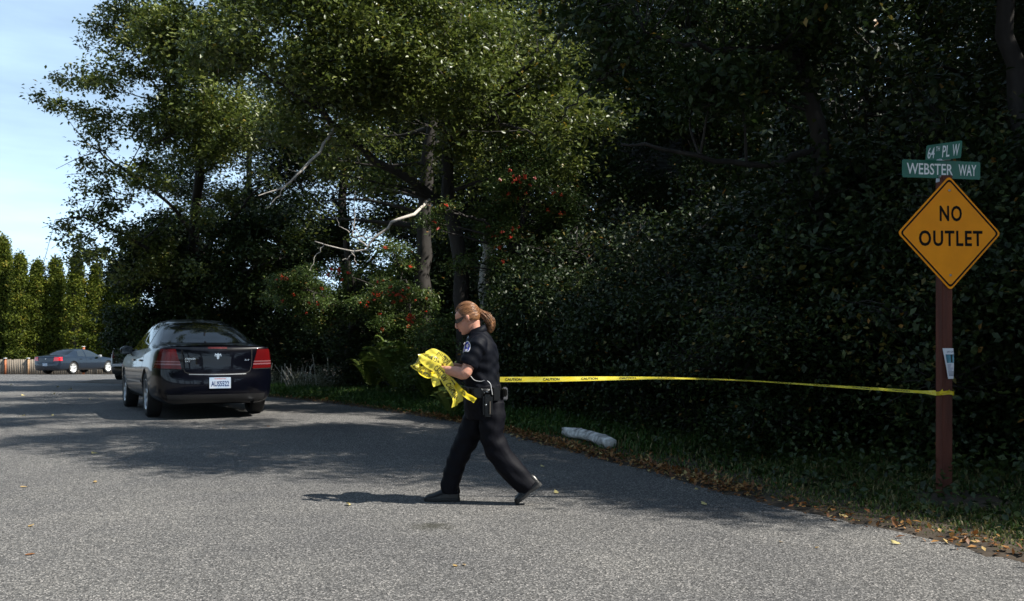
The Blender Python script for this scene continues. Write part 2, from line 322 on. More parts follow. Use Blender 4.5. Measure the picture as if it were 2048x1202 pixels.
# second stem behind A
b2 = gP(850, 19)
tree('alder_tree', b2, [b2, p(846, 560, 19), p(850, 420, 19), p(860, 260, 19), p(880, 80, 19), p(890, -300, 19)], [],
     [(p(860, 120, 19), (3.4, 2.2, 2.6), 2), (p(620, 280, 20.2), (2.0, 1.1, 1.0), .9), (p(960, 330, 20), (1.4, 1.0, .9), .5), (p(760, 420, 20), (1.6, 1.0, .8), .7)],
     55, 900, 23000, .10, ALDER, 'slender dark-stemmed alder just left of the big one, half lost in its leaves', seed=12, tr=(.2, .06), autolimb=20)
# B: left tree reaching over the sky
bB = gP(395, 28.5)
YB = 24.0
tree('alder_tree', bB, [bB, p(392, 640, 27.3), p(385, 500, 26.6), p(400, 330, 25.0), p(430, 150, 24.3), p(470, -60, 24.3), p(500, -300, 24.3)],
     [([p(388, 470, 25.3), p(330, 400, 24.3), p(230, 330, YB), p(150, 260, YB)], .06, .012), ([p(392, 560, 26.9), p(300, 500, 24.8), p(180, 440, YB), p(110, 440, YB)], .06, .01),
      ([p(405, 300, 24.7), p(330, 200, 24.3), p(260, 90, YB)], .05, .012), ([p(388, 520, 26.6), p(480, 420, 24.8), p(560, 330, 24.3)], .05, .012),
      ([p(390, 600, 26.9), p(480, 545, 25.0), p(560, 520, 24.3)], .04, .01)],
     [(p(330, 170, YB), (1.74, 1.80, 1.68), 2.4), (p(410, 20, YB), (2.19, 2.04, 1.94), 2.2), (p(500, 250, 24.3), (2.45, 1.92, 2.06), 2.2), (p(250, 330, YB), (1.48, 1.32, 0.97), 1.2), (p(300, 490, YB), (2.19, 1.80, 1.10), 1.8),
      (p(480, 480, 24.8), (2.58, 1.80, 1.42), 1.7), (p(480, -150, 24.3), (2.84, 2.40, 2.06), 1), (p(200, 500, YB), (1.03, 1.08, 0.65), .7), (p(400, 360, 24.3), (1.94, 1.56, 1.03), 1)],
     95, 1500, 78000, .115, ALDER, 'broad tree at the left, its ragged branches standing against open sky', seed=13, tr=(.2, .05), autolimb=34, lobe_r=.36, cl_r=(.155, .10),
     sprays=[(p(210, 235, YB), p(74, 192, YB), 7, 0.30), (p(230, 160, YB), p(112, 160, YB), 5, 0.25), (p(260, 90, YB), p(188, 42, YB), 4, 0.33), (p(300, 40, YB), p(200, 12, YB), 5, 0.33), (p(210, 300, YB), p(112, 338, YB), 5, 0.25), (p(250, 350, YB), p(130, 350, YB), 5, 0.25),
             (p(240, 420, YB), p(84, 455, YB), 8, 0.26), (p(220, 500, YB), p(92, 532, YB), 6, 0.24), (p(260, 400, YB), p(150, 405, YB), 5, 0.22), (p(230, 120, YB), p(178, 90, YB), 4, 0.25)])
# low dark trees behind the parked sedan
for i, (px, Y, zc, s, lab) in enumerate([(335, 27, 600, .62, 'low dark tree drooping over the far suv'), (420, 28, 600, 1.15, 'dense dark tree directly behind the parked sedan roof'), (560, 26, 560, 1.0, 'dark bushy tree between the sedan and the berried tree')]):
    b = gP(px, Y)
    tree('dark_tree', b, [b, p(px, 640, Y), p(px - 5, 560, Y), p(px, 470, Y)], [], [(p(px, zc - 40, Y), (2.3 * s, 1.9, 1.5), 2), (p(px + 25, zc - 120, Y), (1.8 * s, 1.6, 1.2), 1), (p(px - 10, zc + 60, Y), (2.3 * s, 1.8, .95), 1.3)],
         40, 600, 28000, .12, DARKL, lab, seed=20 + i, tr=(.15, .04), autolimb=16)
# rowans with berries
def berries(root, cc, n, seed, box):
    rng = np.random.default_rng(seed); b = np.array(root.location)
    ok = [c for c in cc if box[0] < (c[0] / c[1] * F + 1024) < box[1] and box[2] < HY - (c[2] - CH) / c[1] * F < box[3]]
    ok = sorted(ok, key=lambda c: c[1] + rng.normal(0, .35))[:n * 2]; rng.shuffle(ok); ok = ok[:n]
    bm = bmesh.new()
    for k in range(16):
        v = rng.normal(0, 1, 3); v = v / np.linalg.norm(v) * .033 * rng.uniform(.5, 1.1); v[2] *= .6
        bmesh.ops.create_icosphere(bm, subdivisions=1, radius=.0088, matrix=Matrix.Translation(v))
    me = bpy.data.meshes.new('berry_cluster'); bm.to_mesh(me); bm.free(); me.materials.append(BERRY)
    for c in ok:
        o = bpy.data.objects.new('berry_cluster', me); COL.objects.link(o); o.parent = root; o.location = np.array(c) - b + np.array([0, -.22, -.03]) ; o.rotation_euler = (rng.uniform(0, 3), 0, rng.uniform(0, 6)); s = rng.uniform(.75, 1.3); o.scale = (s, s, s)
b = gP(700, 22.5)
rr_, cc = tree('rowan_tree', b, [b, p(700, 700, 22), p(706, 650, 21), p(700, 560, 19.2), p(690, 480, 19)], [([p(704, 650, 19.4), p(760, 590, 18.8), p(810, 560, 18.5)], .05, .015), ([p(704, 640, 19.4), p(640, 590, 18.8), p(585, 575, 18.4)], .05, .015)],
     [(p(690, 560, 18.8), (1.7, 1.4, .75), 2.4), (p(800, 610, 18.2), (1.0, 1, .6), 1.2), (p(590, 600, 18.6), (.8, 1, .6), 1)], 48, 1100, 52000, .062, ROWANL,
     'rowan tree hung with red berries, its short pale trunk standing left of the officer', seed=31, tr=(.13, .04), autolimb=26, cl_r=(.11, .06), wid=.2)
berries(rr_, cc, 70, 3, (550, 880, 480, 700))
b = gP(1045, 16.0)
rr_, cc = tree('rowan_tree', b, [b, p(1040, 600, 16.0), p(1046, 450, 15.9), p(1060, 330, 15.9)], [([p(1045, 480, 16.0), p(960, 440, 15.7), p(890, 420, 15.4)], .04, .012)],
     [(p(1050, 420, 15.9), (.95, .9, 1.15), 2.4), (p(930, 450, 15.6), (.75, .7, .45), 1), (p(1010, 540, 15.9), (.8, .8, .6), 1)], 34, 640, 30000, .062, ROWANL,
     'thin upright rowan with red berries behind the officer, right of the white dead trunk', seed=32, tr=(.09, .03), autolimb=20, cl_r=(.11, .06), wid=.2)
berries(rr_, cc, 42, 4, (860, 1140, 290, 560))
# snag: pale broken trunk
b = gP(972, 16.4); rt = empty('snag_tree', b, label='pale broken dead trunk with peeling bark, standing right of the alder trunk', cat='dead tree')
bb = np.array(b); rg = np.random.default_rng(2)
q = smooth_path([bb - bb, np.array(p(974, 640, 17)) - bb, np.array(p(968, 560, 17)) - bb, np.array(p(974, 500, 17)) - bb, np.array(p(970, 448, 17)) - bb], 30)
q[:, 0] += rg.normal(0, .012, 30); V, Q = tubes([(q, np.linspace(.15, .055, 30) * rg.uniform(.85, 1.15, 30), 9), (smooth_path([q[20], q[20] + (.2, -.1, .22), q[20] + (.35, -.2, .5)], 6), np.linspace(.03, .012, 6), 5)])
link('trunk', np_mesh('trunk', V, Q), SNAG, rt, smooth=True)

# C: leaning tree at the right, and the forest around it
YC = 10.8
bC = gP(1655, YC)
tree('leaning_tree', bC, [bC, p(1650, 760, YC), p(1646, 520, YC), p(1638, 300, YC), p(1628, 215, YC), p(1604, 140, YC), p(1622, 60, YC), p(1668, -40, YC), p(1700, -260, YC), p(1690, -600, YC)],
     [([p(1604, 140, YC), p(1560, 96, 10.5), p(1440, 100, 10.2), p(1340, 78, 10), p(1290, 62, 9.9)], .05, .014), ([p(1638, 300, YC), p(1500, 330, 10.4), p(1330, 300, 10), p(1240, 285, 9.8)], .045, .012),
      ([p(1300, 70, 10), p(1215, 150, 10), p(1130, 215, 10)], .022, .008), ([p(1660, -40, YC), p(1800, -120, 10.4), p(1950, -300, 10)], .05, .015)],
     [(p(1560, -60, 10.4), (2.0, 1.5, 1.3), 2.2), (p(1330, 120, 10.4), (1.25, 1.0, .9), 1.5), (p(1750, -380, 10.4), (2.4, 1.9, 1.6), 1.5), (p(1420, -330, 10), (2.2, 1.9, 1.4), 1.5), (p(1240, -60, 10.6), (1.0, 1.0, .8), .8)],
     55, 900, 36000, .095, DARKL, 'leaning dark tree with a patch of pale bark, left of the street signs', seed=41, tr=(.13, .05), autolimb=24)
# generic forest tree, then copies
g0 = (8.3, 14.6, float(gr(8.3, 14.6)[2]))
def gx(dx, dy, z): return (g0[0] + dx, g0[1] + dy, g0[2] + z)
T1, _ = tree('forest_tree', g0, [g0, gx(.05, 0, 2.5), gx(-.15, .1, 5), gx(.1, 0, 8), gx(0, 0, 11)], [(([gx(.0, 0, 3), gx(1.2, -.3, 4.2), gx(2.2, -.8, 5)]), .06, .015), (([gx(-.1, 0, 3.8), gx(-1.3, -.6, 4.8), gx(-2.4, -.8, 5.2)]), .06, .015)],
     [(gx(0, 0, 8.2), (2.5, 2.5, 2.6), 3), (gx(.4, -.2, 5.0), (2.6, 2.4, 1.6), 2.4), (gx(-.5, .2, 10.4), (1.5, 1.5, 1.1), .8), (gx(.9, -.5, 3.2), (1.6, 1.6, 1.0), 1)],
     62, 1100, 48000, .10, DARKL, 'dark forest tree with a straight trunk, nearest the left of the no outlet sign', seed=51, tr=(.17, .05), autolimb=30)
CP = [  # x, y, rz, scale, label
 (7.6, 11.4, 2.1, .9, 'dark forest tree at the right edge of the photo, behind the red-brown sign post'),
 (4.0, 22.0, 4.0, 1.0, 'dark forest tree behind the stretched caution tape, right of the berried rowan'),
 (4.3, 21.0, 5.6, .9, 'small forest tree screening the grey house wall'),
 (11.0, 17.4, 1.0, 1.15, 'tall dark forest tree in the second row at the far right'),
 (8.8, 23.0, 5.2, 1.15, 'tall dark forest tree in front of the grey house wall'),
 (.6, 26.0, 3.1, 1.15, 'forest tree behind the thin berried rowan'),
 (12.2, 22.0, .4, 1.3, 'tall forest tree deep in the wood at the right'),
 (7.0, 26.0, 2.6, 1.3, 'tall forest tree beyond the grey house'),
 (-1.8, 25.0, 1.6, 1.1, 'forest tree standing far behind the big alder'),
 (13.8, 15.0, 3.3, 1.0, None), (11.8, 6.9, .9, .95, None), (11.0, 11.2, 2.2, 1.0, None), (8.2, 8.2, 4.4, .95, None)]
for i, (x, y, rz, s, lab) in enumerate(CP):
    z = gr(x, y)[2]; s3 = (s, s, s * (.8 if lab and y < 17 else 1.0))
    c = copy_tree(T1, (x, y, z), rz, s3, lab or 'dark forest tree beyond the right edge of the photo')
    if not lab: c['group'] = 'trees beyond the right edge of the photo'
# high canopy tree arching over the verge (its shade falls on the road)
b = gr(5.4, 9.6)
tree('canopy_tree', b, [b, (5.35, 9.6, 3), (5.0, 9.5, 5), (4.2, 9.2, 7.5), (3.8, 9.2, 10)], [([(5.0, 9.5, 5), (3.0, 9.2, 6.6), (1.2, 9.4, 7.2)], .07, .02), ([(4.4, 9.3, 6.6), (5.5, 8.0, 7.6), (6.2, 7.2, 8)], .05, .015)],
     [((3.4, 9.7, 8.0), (2.8, 2.3, 1.9), 3), ((2.2, 11.8, 9.8), (2.5, 1.4, 1.2), 2.6), ((.6, 12.5, 10.2), (1.8, 1.0, 1.0), 1.4), ((1.0, 10.2, 7.6), (1.8, 1.7, 1.1), 1.2), ((6.2, 8.3, 8.2), (2.2, 1.7, 1.8), 1.8), ((3.8, 9.6, 10.5), (2.3, 2.0, 1.4), 1)],
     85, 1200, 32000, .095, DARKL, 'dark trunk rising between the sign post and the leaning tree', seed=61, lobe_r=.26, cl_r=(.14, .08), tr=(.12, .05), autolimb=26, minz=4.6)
b = gr(9.6, 5.6)
tree('canopy_tree', b, [b, (9.5, 5.6, 3), (9.4, 5.7, 6), (9.6, 5.6, 10)], [],
     [((9.4, 6.1, 7.4), (2.5, 1.6, 2.6), 3), ((12.5, 4.6, 8.6), (1.8, 1.3, 2), 1.2)], 50, 800, 36000, .095, DARKL, 'dark tree beyond the right edge of the photo that shades the verge', seed=62, tr=(.16, .05), autolimb=24, minz=3.4)

# unseen trees added across the street to darken the shade and car paint reflections
for i, (x, y, s) in enumerate([(-13, -13, 1.2), (-7.5, -14.5, 1.3), (-2, -13.5, 1.25), (3.5, -15, 1.3), (9, -14, 1.25), (15, -16, 1.3), (-19, -11, 1.3), (-10, -20, 1.6), (0, -21, 1.6), (10, -21, 1.6), (-24, -4, 1.3), (21, -9, 1.3)]):
    c = copy_tree(T1, (x, y, 0), i * 1.1, (s * 1.35, s * 1.35, s * 1.5), 'unseen dark tree added across the street behind the photographer'); c['group'] = 'unseen trees added across the street'
# woods behind
for i, (x, y, s) in enumerate([(-9.5, 33, 1.0), (-5.5, 31, 1.15), (-1.5, 34, 1.3), (3, 33, 1.3), (9, 33, 1.4), (15, 30, 1.5), (20, 24, 1.5)]):
    copy_tree(T1, (x, y, float(prof(y))), i * 1.3, (s * 1.2, s * 1.2, s * .95), ['far wood tree behind the sedan, leftmost of the back row', 'far wood tree behind the berried rowan, second of the back row', 'far wood tree behind the pale dead trunk', 'far wood tree behind the left end of the grey house', 'far wood tree behind the right end of the grey house', 'far wood tree behind the street signs', 'far wood tree hidden behind the right-hand forest'][i])

# shrubs: one built, the rest copied
def shrub(name, base, r, h, nleaf, leaf, mat, label, seed, group=None, cl=(.13, .09), wid=.28):
    b = base; X_ = lambda dx, dy, z: (b[0] + dx, b[1] + dy, b[2] + z)
    return tree(name, b, [b, X_(.05, 0, h * .3), X_(0, .05, h * .65)], [], [(X_(0, 0, h * .42), (r, r, h * .42), 2), (X_(.1, 0, h * .75), (r * .7, r * .7, h * .28), 1)], 34, 480, nleaf, leaf, mat, label, 'shrub', group, seed,
                tr=(.03, .012), autolimb=16, cl_r=cl, parent_name='stems', wid=wid, lobe_r=.4)
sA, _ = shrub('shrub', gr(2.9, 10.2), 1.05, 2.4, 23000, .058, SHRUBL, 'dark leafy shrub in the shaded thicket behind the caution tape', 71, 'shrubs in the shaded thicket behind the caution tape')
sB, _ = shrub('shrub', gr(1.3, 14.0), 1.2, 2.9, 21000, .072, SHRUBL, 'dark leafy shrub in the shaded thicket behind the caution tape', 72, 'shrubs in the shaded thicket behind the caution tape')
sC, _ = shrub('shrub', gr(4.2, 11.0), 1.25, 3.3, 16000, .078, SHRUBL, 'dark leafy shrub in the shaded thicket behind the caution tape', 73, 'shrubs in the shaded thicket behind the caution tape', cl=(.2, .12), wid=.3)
rng = np.random.default_rng(8)
spots = []
for y in np.arange(7.0, 20.5, .95):
    for row, (d0, s0) in enumerate(((1.75, .8), (3.2, 1.05), (4.9, 1.35))):
        if y < 10.0 and row == 0: continue
        tx = edge_x(y + .3) - edge_x(y - .3); nrm_ = Vector((.6, -tx)).normalized()
        yy = y + nrm_.y * d0 + rng.normal(0, .2); xx = float(edge_x(y)) + nrm_.x * d0 + rng.normal(0, .2)
        if 12.8 < yy < 21.5 and xx < .5 and row < 3: continue
        spots.append((xx, yy, s0 * rng.uniform(.85, 1.2), row))
spots += [(5.2, 9.0, .95, 1), (5.6, 7.4, .95, 1), (4.2, 8.9, .8, 1), (6.3, 9.2, 1.3, 2), (5.6, 6.0, .5, 1)]
for i, (x, y, s, row) in enumerate(spots):
    c = copy_tree((sA, sB, sC)[(i * 7 + i // 3) % 3], gr(x, y), rng.uniform(0, 6.3), (s, s, s * rng.uniform(.85, 1.15)))
for i, (px, Y, s) in enumerate([(330, 31, 1.1), (380, 29, 1.2), (450, 27.5, 1.1), (520, 26.5, 1.1), (590, 25.5, .9), (640, 25, 1.1), (750, 24, 1.1), (820, 22, 1.1)]):
    copy_tree(sB, gP(px, Y), i * 1.1, (s, s, s * .8), 'dark shrub in the row between the parked sedan and the rowan trunk')['group'] = 'dark shrubs behind the sedan'
# sunlit shrubs left of the officer
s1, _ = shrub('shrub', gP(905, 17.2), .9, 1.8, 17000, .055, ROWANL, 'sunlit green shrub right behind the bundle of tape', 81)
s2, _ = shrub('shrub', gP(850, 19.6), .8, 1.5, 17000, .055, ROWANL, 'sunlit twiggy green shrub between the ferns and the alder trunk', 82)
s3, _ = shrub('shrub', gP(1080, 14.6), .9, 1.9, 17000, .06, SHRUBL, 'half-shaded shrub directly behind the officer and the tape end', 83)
# ferns
def fern(name, base, nfr, ln, label, seed, group=None):
    rng = np.random.default_rng(seed); Vs, Ts, Rs, off = [], [], [], 0; root = empty(name, base, label=label, cat='fern', group=group); paths = []
    for k in range(nfr):
        az = rng.uniform(0, 6.28); l_ = ln * rng.uniform(.7, 1.15); out_ = rng.uniform(.25, .6); h_ = rng.uniform(.8, 1.2)
        s = np.linspace(0, 1, 26)[:, None]; d = np.array([math.cos(az), math.sin(az), 0])
        pts = d * (s * out_ * l_ + .0) + np.array([0, 0, 1]) * (h_ * l_ * (s * 1.35 - .75 * s ** 2.4)); paths.append((pts[::3], np.linspace(.006, .002, 9), 3))
        t = norm(np.gradient(pts, axis=0)); side = np.cross(t, [0, 0, 1]); side = norm(side); r0 = rng.uniform(0, 1)
        for sg in (-1, 1):
            for i in range(5, 25):
                w = .21 * l_ * math.sin(math.pi * min(1, (i + 2) / 27)) ** .8; dd = norm(side[i] * sg + t[i] * .35 + np.array([0, 0, -.15])); c = pts[i]; wd = t[i] * .018 * l_ / .7
                Vs.append(np.array([c - wd * .6, c + dd * w * .5 - wd, c + dd * w, c + dd * w * .5 + wd])); Ts.append(np.array([[0, 1, 2], [0, 2, 3]]) + off); off += 4; Rs += [np.clip(r0 + rng.normal(0, .12), 0, 1)] * 4
    V, Q = tubes(paths); link('stems', np_mesh('stems', V, Q), FERNL, root)
    link('fronds', np_mesh('fronds', np.concatenate(Vs), np.concatenate(Ts), np.array(Rs)), FERNL, root); return root
f1 = fern('fern', gP(800, 18.2), 30, 1.5, 'tall yellow-green bracken clump catching sun left of the tape bundle', 1)
f2 = fern('fern', gP(745, 20.8), 22, 1.15, 'yellow-green fern clump beside the rowan trunk', 2)
f3 = fern('fern', gP(858, 17.2), 22, .85, 'fern clump low behind the officer\'s hands', 3)
f4 = fern('fern', gP(905, 14.2), 18, .7, 'dark green fern fronds between the officer and her bundle', 4)

# cedar hedge columns
def cedar(base, h, r, n, label, seed):
    rng = np.random.default_rng(seed); root = empty('cedar_tree', base, label=label, cat='tree', group='columnar cedars behind the fence')
    tufts = 620; z = rng.uniform(0, 1, tufts) ** .9; rad = r * (1.05 - z ** 3.2) * (.82 + .3 * rng.uniform(0, 1, tufts)) * (.85 + .15 * np.cos(z * 40)); a = rng.uniform(0, 6.28, tufts)
    c = np.stack([np.cos(a) * rad, np.sin(a) * rad, z * h], 1); cr_ = np.clip(rng.normal(.5, .2, tufts), 0, 1); per = n // tufts
    q = np.repeat(c, per, 0) + rng.normal(0, 1, (tufts * per, 3)) * np.array([.13, .13, .16]); V, T, r_ = leafgeo(q, .17, rng, up=.0, wid=.24, droop=.5, rnd=np.clip(np.repeat(cr_, per) + rng.normal(0, .12, tufts * per), 0, 1))
    link('crown', np_mesh('crown', V, T, r_), CEDARL, root)
    V, Q = tubes([(np.array([[0, 0, 0], [0, 0, h * .5], [0, 0, h * .96]]), np.array([.16, .1, .03]) * 1.5, 8), (np.array([[0, 0, .4], [0, 0, h * .5], [0, 0, h * .9]]), np.array([r * .62, r * .6, r * .25]), 10)]); link('trunk', np_mesh('trunk', V, Q), BARK, root); return root
YH = 64.0
cl = [(-75, 455, 1.15), (-30, 470, 1.2), (5, 474, 1.25), (40, 508, 1.05), (75, 522, 1.05), (112, 517, 1.15), (153, 515, 1.1), (192, 528, 1.05), (228, 535, 1.1), (262, 530, 1.1), (-115, 450, 1.2)]
labs = ['columnar cedar cut off by the left edge of the photo', 'columnar cedar at the left photo edge, tallest of the hedge', 'tall columnar cedar above the left end of the fence', 'columnar cedar above the first orange fence post', 'columnar cedar left of the wide dark gap in the hedge', 'columnar cedar above the boot of the far blue car', 'columnar cedar above the roof of the far blue car', 'columnar cedar above the bonnet of the far blue car', 'columnar cedar half hidden by the drooping tree', 'columnar cedar behind the dark suv', 'columnar cedar beyond the left edge of the photo']
c0 = None
for i, (px, py, rw) in enumerate(cl):
    Yc = YH + (i % 3) * .5; h = CH - (py - HY) / F * Yc - float(prof(Yc)); bse = (p(px, 0, Yc)[0], Yc, float(prof(Yc)))
    if c0 is None: c0 = cedar(bse, 8.0, .74, 21000, labs[i], 90); c0.scale = (rw, rw, h / 8.2); cc0 = c0
    else: copy_tree(cc0, bse, i * 1.7, (rw, rw, h / 8.2), labs[i])

for i in range(13):                                # unseen cedars added so the car paint reflects green instead of sky
    c = copy_tree(cc0, (-25 - .2 * (i % 2), -4 + i * 2.6, 0), i * 1.3, (1.6, 1.6, 1.0 + .06 * (i % 3)), 'unseen columnar cedar added along the left side of the street for its reflection'); c['group'] = 'unseen cedars added along the left side of the street'
# ------------------------------------------------------------------ verge cover: grass, litter
rng = np.random.default_rng(5)
N = 150000
y = 4.5 + 21 * rng.uniform(0, 1, N) ** 1.3; d = rng.uniform(-.02, 1, N) ** 1.0 * np.where(y < 9, 3.0, 2.6); x = edge_x(y) + d * 1.15
dd = edge_dist(x, y); patch = np.sin(x * 1.7 + 2 * np.sin(y * .9)) * np.sin(y * 1.3 + x) ; ok = (dd > .10 + .12 * rng.uniform(0, 1, N)) & (rng.uniform(0, 1, N) < np.clip(.75 + .5 * patch, .15, 1)); x, y, dd = x[ok], y[ok], dd[ok]; ok = (np.hypot(x - 3.37, y - 6.95) > .34); x, y, dd = x[ok], y[ok], dd[ok]; ok = ~((y > 9.9) & (y < 11.8) & (np.abs(x + .04 - (.646 + (y - 11.5) * -.461)) < .24)) | (rng.uniform(0, 1, len(x)) < .25); x, y, dd = x[ok], y[ok], dd[ok]; N = len(x)
lush = np.clip((y - 8) / 5, 0, 1)
hgt = (.04 + .11 * rng.uniform(0, 1, N) ** 1.6) * np.clip(dd * 2.2, .35, 1.5) * (.34 + .80 * lush); az = rng.uniform(0, 6.28, N); ln = rng.uniform(.2, .9, N)
b = np.stack([x, y, gz(x, y) - .005], 1); w = .005 + .003 * rng.uniform(0, 1, N) + .003 * lush; sx = np.stack([-np.sin(az), np.cos(az), 0 * az], 1) * w[:, None]; dr = np.stack([np.cos(az), np.sin(az), 0 * az], 1)
mid = b + dr * (hgt * ln * .25)[:, None] + np.array([0, 0, 1]) * (hgt * .6)[:, None]; tip = b + dr * (hgt * ln)[:, None] + np.array([0, 0, 1]) * (hgt * (1.05 - .4 * ln))[:, None]
V = np.stack([b - sx, b + sx, mid + sx * .7, mid - sx * .7, tip], 1).reshape(-1, 3); k = np.arange(N)[:, None] * 5
tag(link('grass', np_mesh('grass', V, [k + np.array([0, 1, 2, 3]), k + np.array([3, 2, 4])], np.repeat(np.clip(rng.normal(.4, .25, N) + .42 * (1 - lush), 0, 1), 5)), GRASSL), 'green grass growing on the verge along the road edge', 'grass', kind='stuff')
# weeds (broad small leaves) in the verge, leaf colour brightened to look sunlit
N = 16000; y = rng.uniform(12, 25, N); d = rng.uniform(.25, 2.4, N); x = edge_x(y) + d * 1.3; dd = edge_dist(x, y); ok = (dd > .15); x, y = x[ok], y[ok]
V, T, r_ = leafgeo(np.stack([x, y, gz(x, y) + rng.uniform(.01, .13, len(x))], 1), .055, rng, up=1.0, wid=.3)
tag(link('ground_cover', np_mesh('ground_cover', V, T, r_ * .9), leafmat('weed_leaf_lit', [(0, (.05, .10, .02)), (.6, (.10, .17, .03)), (1, (.17, .21, .05))], .5, .3, .4)), 'low leafy weeds mixed into the verge grass, leaf colour brightened as if sunlit', 'weeds', kind='stuff')
# shaded floor under the wood
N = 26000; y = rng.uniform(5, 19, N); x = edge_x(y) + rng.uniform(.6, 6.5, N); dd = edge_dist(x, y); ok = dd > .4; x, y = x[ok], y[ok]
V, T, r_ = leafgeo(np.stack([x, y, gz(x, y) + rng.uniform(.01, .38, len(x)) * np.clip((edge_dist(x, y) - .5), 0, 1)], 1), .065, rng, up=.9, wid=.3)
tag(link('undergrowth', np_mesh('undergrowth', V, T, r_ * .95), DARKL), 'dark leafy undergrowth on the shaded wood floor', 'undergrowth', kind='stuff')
N = 4400; y = np.concatenate([rng.uniform(4.6, 26, N // 2), rng.uniform(7.5, 15, N // 2)]); x = edge_x(y) + rng.normal(.10, .09, N); x[::5] += rng.exponential(.35, len(x[::5]))
dd = edge_dist(x, y); zz = np.where(dd > -.05, np.maximum(gz(x, y), prof(y)), prof(y)) + .008
V, T, r_ = leafgeo(np.stack([x, y, zz + rng.uniform(0, .012, N)], 1), .05, rng, up=2.4, wid=.27, droop=.12, var=.45); keep = V[:, 2] < 99; V[:, 2] = np.maximum(V[:, 2], np.repeat(zz, 4) - .004)
tag(link('leaf_litter', np_mesh('leaf_litter', V, T, r_), LITTER), 'dry orange-brown leaves heaped along the asphalt edge', 'fallen leaves', kind='stuff')
# single leaves on the asphalt
lm = []
for k in range(3):
    rg = np.random.default_rng(40 + k); V = []; n = 10
    for i in range(n):
        s = i / (n - 1); w = .021 * math.sin(math.pi * s) ** .7 * (1 + .15 * rg.normal()); V += [(s * .075 - .037, -w, .006 + .012 * s * k), (s * .075 - .037, 0, .002 + .014 * s * k), (s * .075 - .037, w, .008)]
    Q = [[i * 3 + j, i * 3 + j + 1, i * 3 + j + 4, i * 3 + j + 3] for i in range(n - 1) for j in (0, 1)]
    me = np_mesh('fallen_leaf', V, Q, np.full(3 * n, (.35, .9, 1.0)[k])); me.materials.append(LITTER); lm.append(me)
LP = [(697, 1011, 2, 1.2, 'pale fallen leaf on sunlit asphalt left of the front shoe'), (48, 975, 1, .9, 'orange fallen leaf near the left edge of the photo'), (62, 1053, 1, 1, None), (1408, 1010, 2, 1, 'pale leaf on the asphalt below the driftwood log'), (1112, 987, 2, 1.1, 'yellowish leaf on the asphalt just right of the rear shoe'),
      (1792, 1089, 2, 1.0, 'large pale leaf on the asphalt in front of the sign post'), (1562, 1085, 1, .6, None), (1634, 1096, 1, .5, None), (910, 1133, 1, .6, 'left of two tiny orange leaves on the foreground asphalt'), (928, 1131, 1, .6, 'right of two tiny orange leaves on the foreground asphalt'), (60, 848, 1, 1.2, None), (190, 908, 2, 1.2, None), (45, 833, 2, 1.3, None), (105, 832, 2, 1.2, None),
      (116, 775, 2, 2, None), (140, 780, 2, 2, None), (47, 792, 2, 2, None), (106, 789, 2, 1.8, None), (447, 856, 1, .9, None), (537, 853, 0, .9, None), (190, 965, 1, 1, None), (1190, 890, 2, .9, None), (1085, 934, 2, .8, None), (60, 1110, 0, .9, None), (20, 771, 2, 2, None), (180, 800, 2, 1.6, None)]
rng = np.random.default_rng(77)
for i, (px, py, k, s, lab) in enumerate(LP):
    o = bpy.data.objects.new('fallen_leaf', lm[k]); COL.objects.link(o); g = G(px, py); o.location = (g.x, g.y, g.z + .002); s *= .8; o.rotation_euler = (0, 0, rng.uniform(0, 6.3)); o.scale = (s, s, s)
    tag(o, lab or ('small stray leaf lying on the distant asphalt left of the sedan' if py < 900 else 'small stray brown leaf lying on the open asphalt'), 'leaf', 'stray leaves on the asphalt')

# log
g = P(1130, 862, 11.5); bl = gr(g.x, 11.5); g2 = gr((1222 - 1024) / F * 10.45, 10.45); rt = empty('log', bl, label='short weathered grey-white log lying in the verge grass', cat='log')
a0 = np.array([0, 0, .075]); a1 = np.array(g2) - np.array(bl) + np.array([0, 0, .06]); rg = np.random.default_rng(3); q = smooth_path([a0, (a0 + a1) / 2 + np.array([.02, 0, .015]), a1], 22)
V, Q = tubes([(q, .068 * (1 + .07 * np.sin(np.arange(22) * .45)) * np.linspace(.8, 1.05, 22), 14)]); V += rg.normal(0, .0025, V.shape); _a = np.tile(np.arange(14), 22); _i = np.repeat(np.arange(22), 14); V -= (V - q[_i]) * (.10 * np.sin(_a * 1.35 + .25 * _i) + .08 * np.sin(_a * 2.7 + 1 + .7 * np.sin(_i * .8)))[:, None]
n = len(V); V = np.vstack([V, q[0], q[-1]]); caps = np.array([[n, (j + 1) % 14, j] for j in range(14)] + [[n + 1, n - 14 + j, n - 14 + (j + 1) % 14] for j in range(14)])
link('bark', np_mesh('bark', V, [Q, caps]), LOGM, rt, smooth=True)
KN = M('knot', (.05, .04, .03), .9)
kq = []
for s, r in ((5, .03), (11, .022)): c = q[s] + np.array([0.01, -.058, .028]); kq.append((np.array([c, c + np.array([0, -.012, .004]), c + np.array([0, -.016, .006])]), np.array([r, r * .9, .002]), 9))
V, Q = tubes(kq); link('knot', np_mesh('knot', V, Q), KN, rt)
g = G(1270, 893); s_ = bpy.data.objects.new('wood_chunk', None)
V, Q = tubes([(np.array([[0, 0, .02], [.05, .02, .035], [.1, .03, .02]]), np.array([.02, .035, .01]), 7)]); o = link('wood_chunk', np_mesh('wood_chunk', V + np.random.default_rng(1).normal(0, .003, V.shape), Q), LOGM); o.location = gr(g.x, g.y); tag(o, 'small pale wood chunk in the grass right of the log', 'wood chunk')

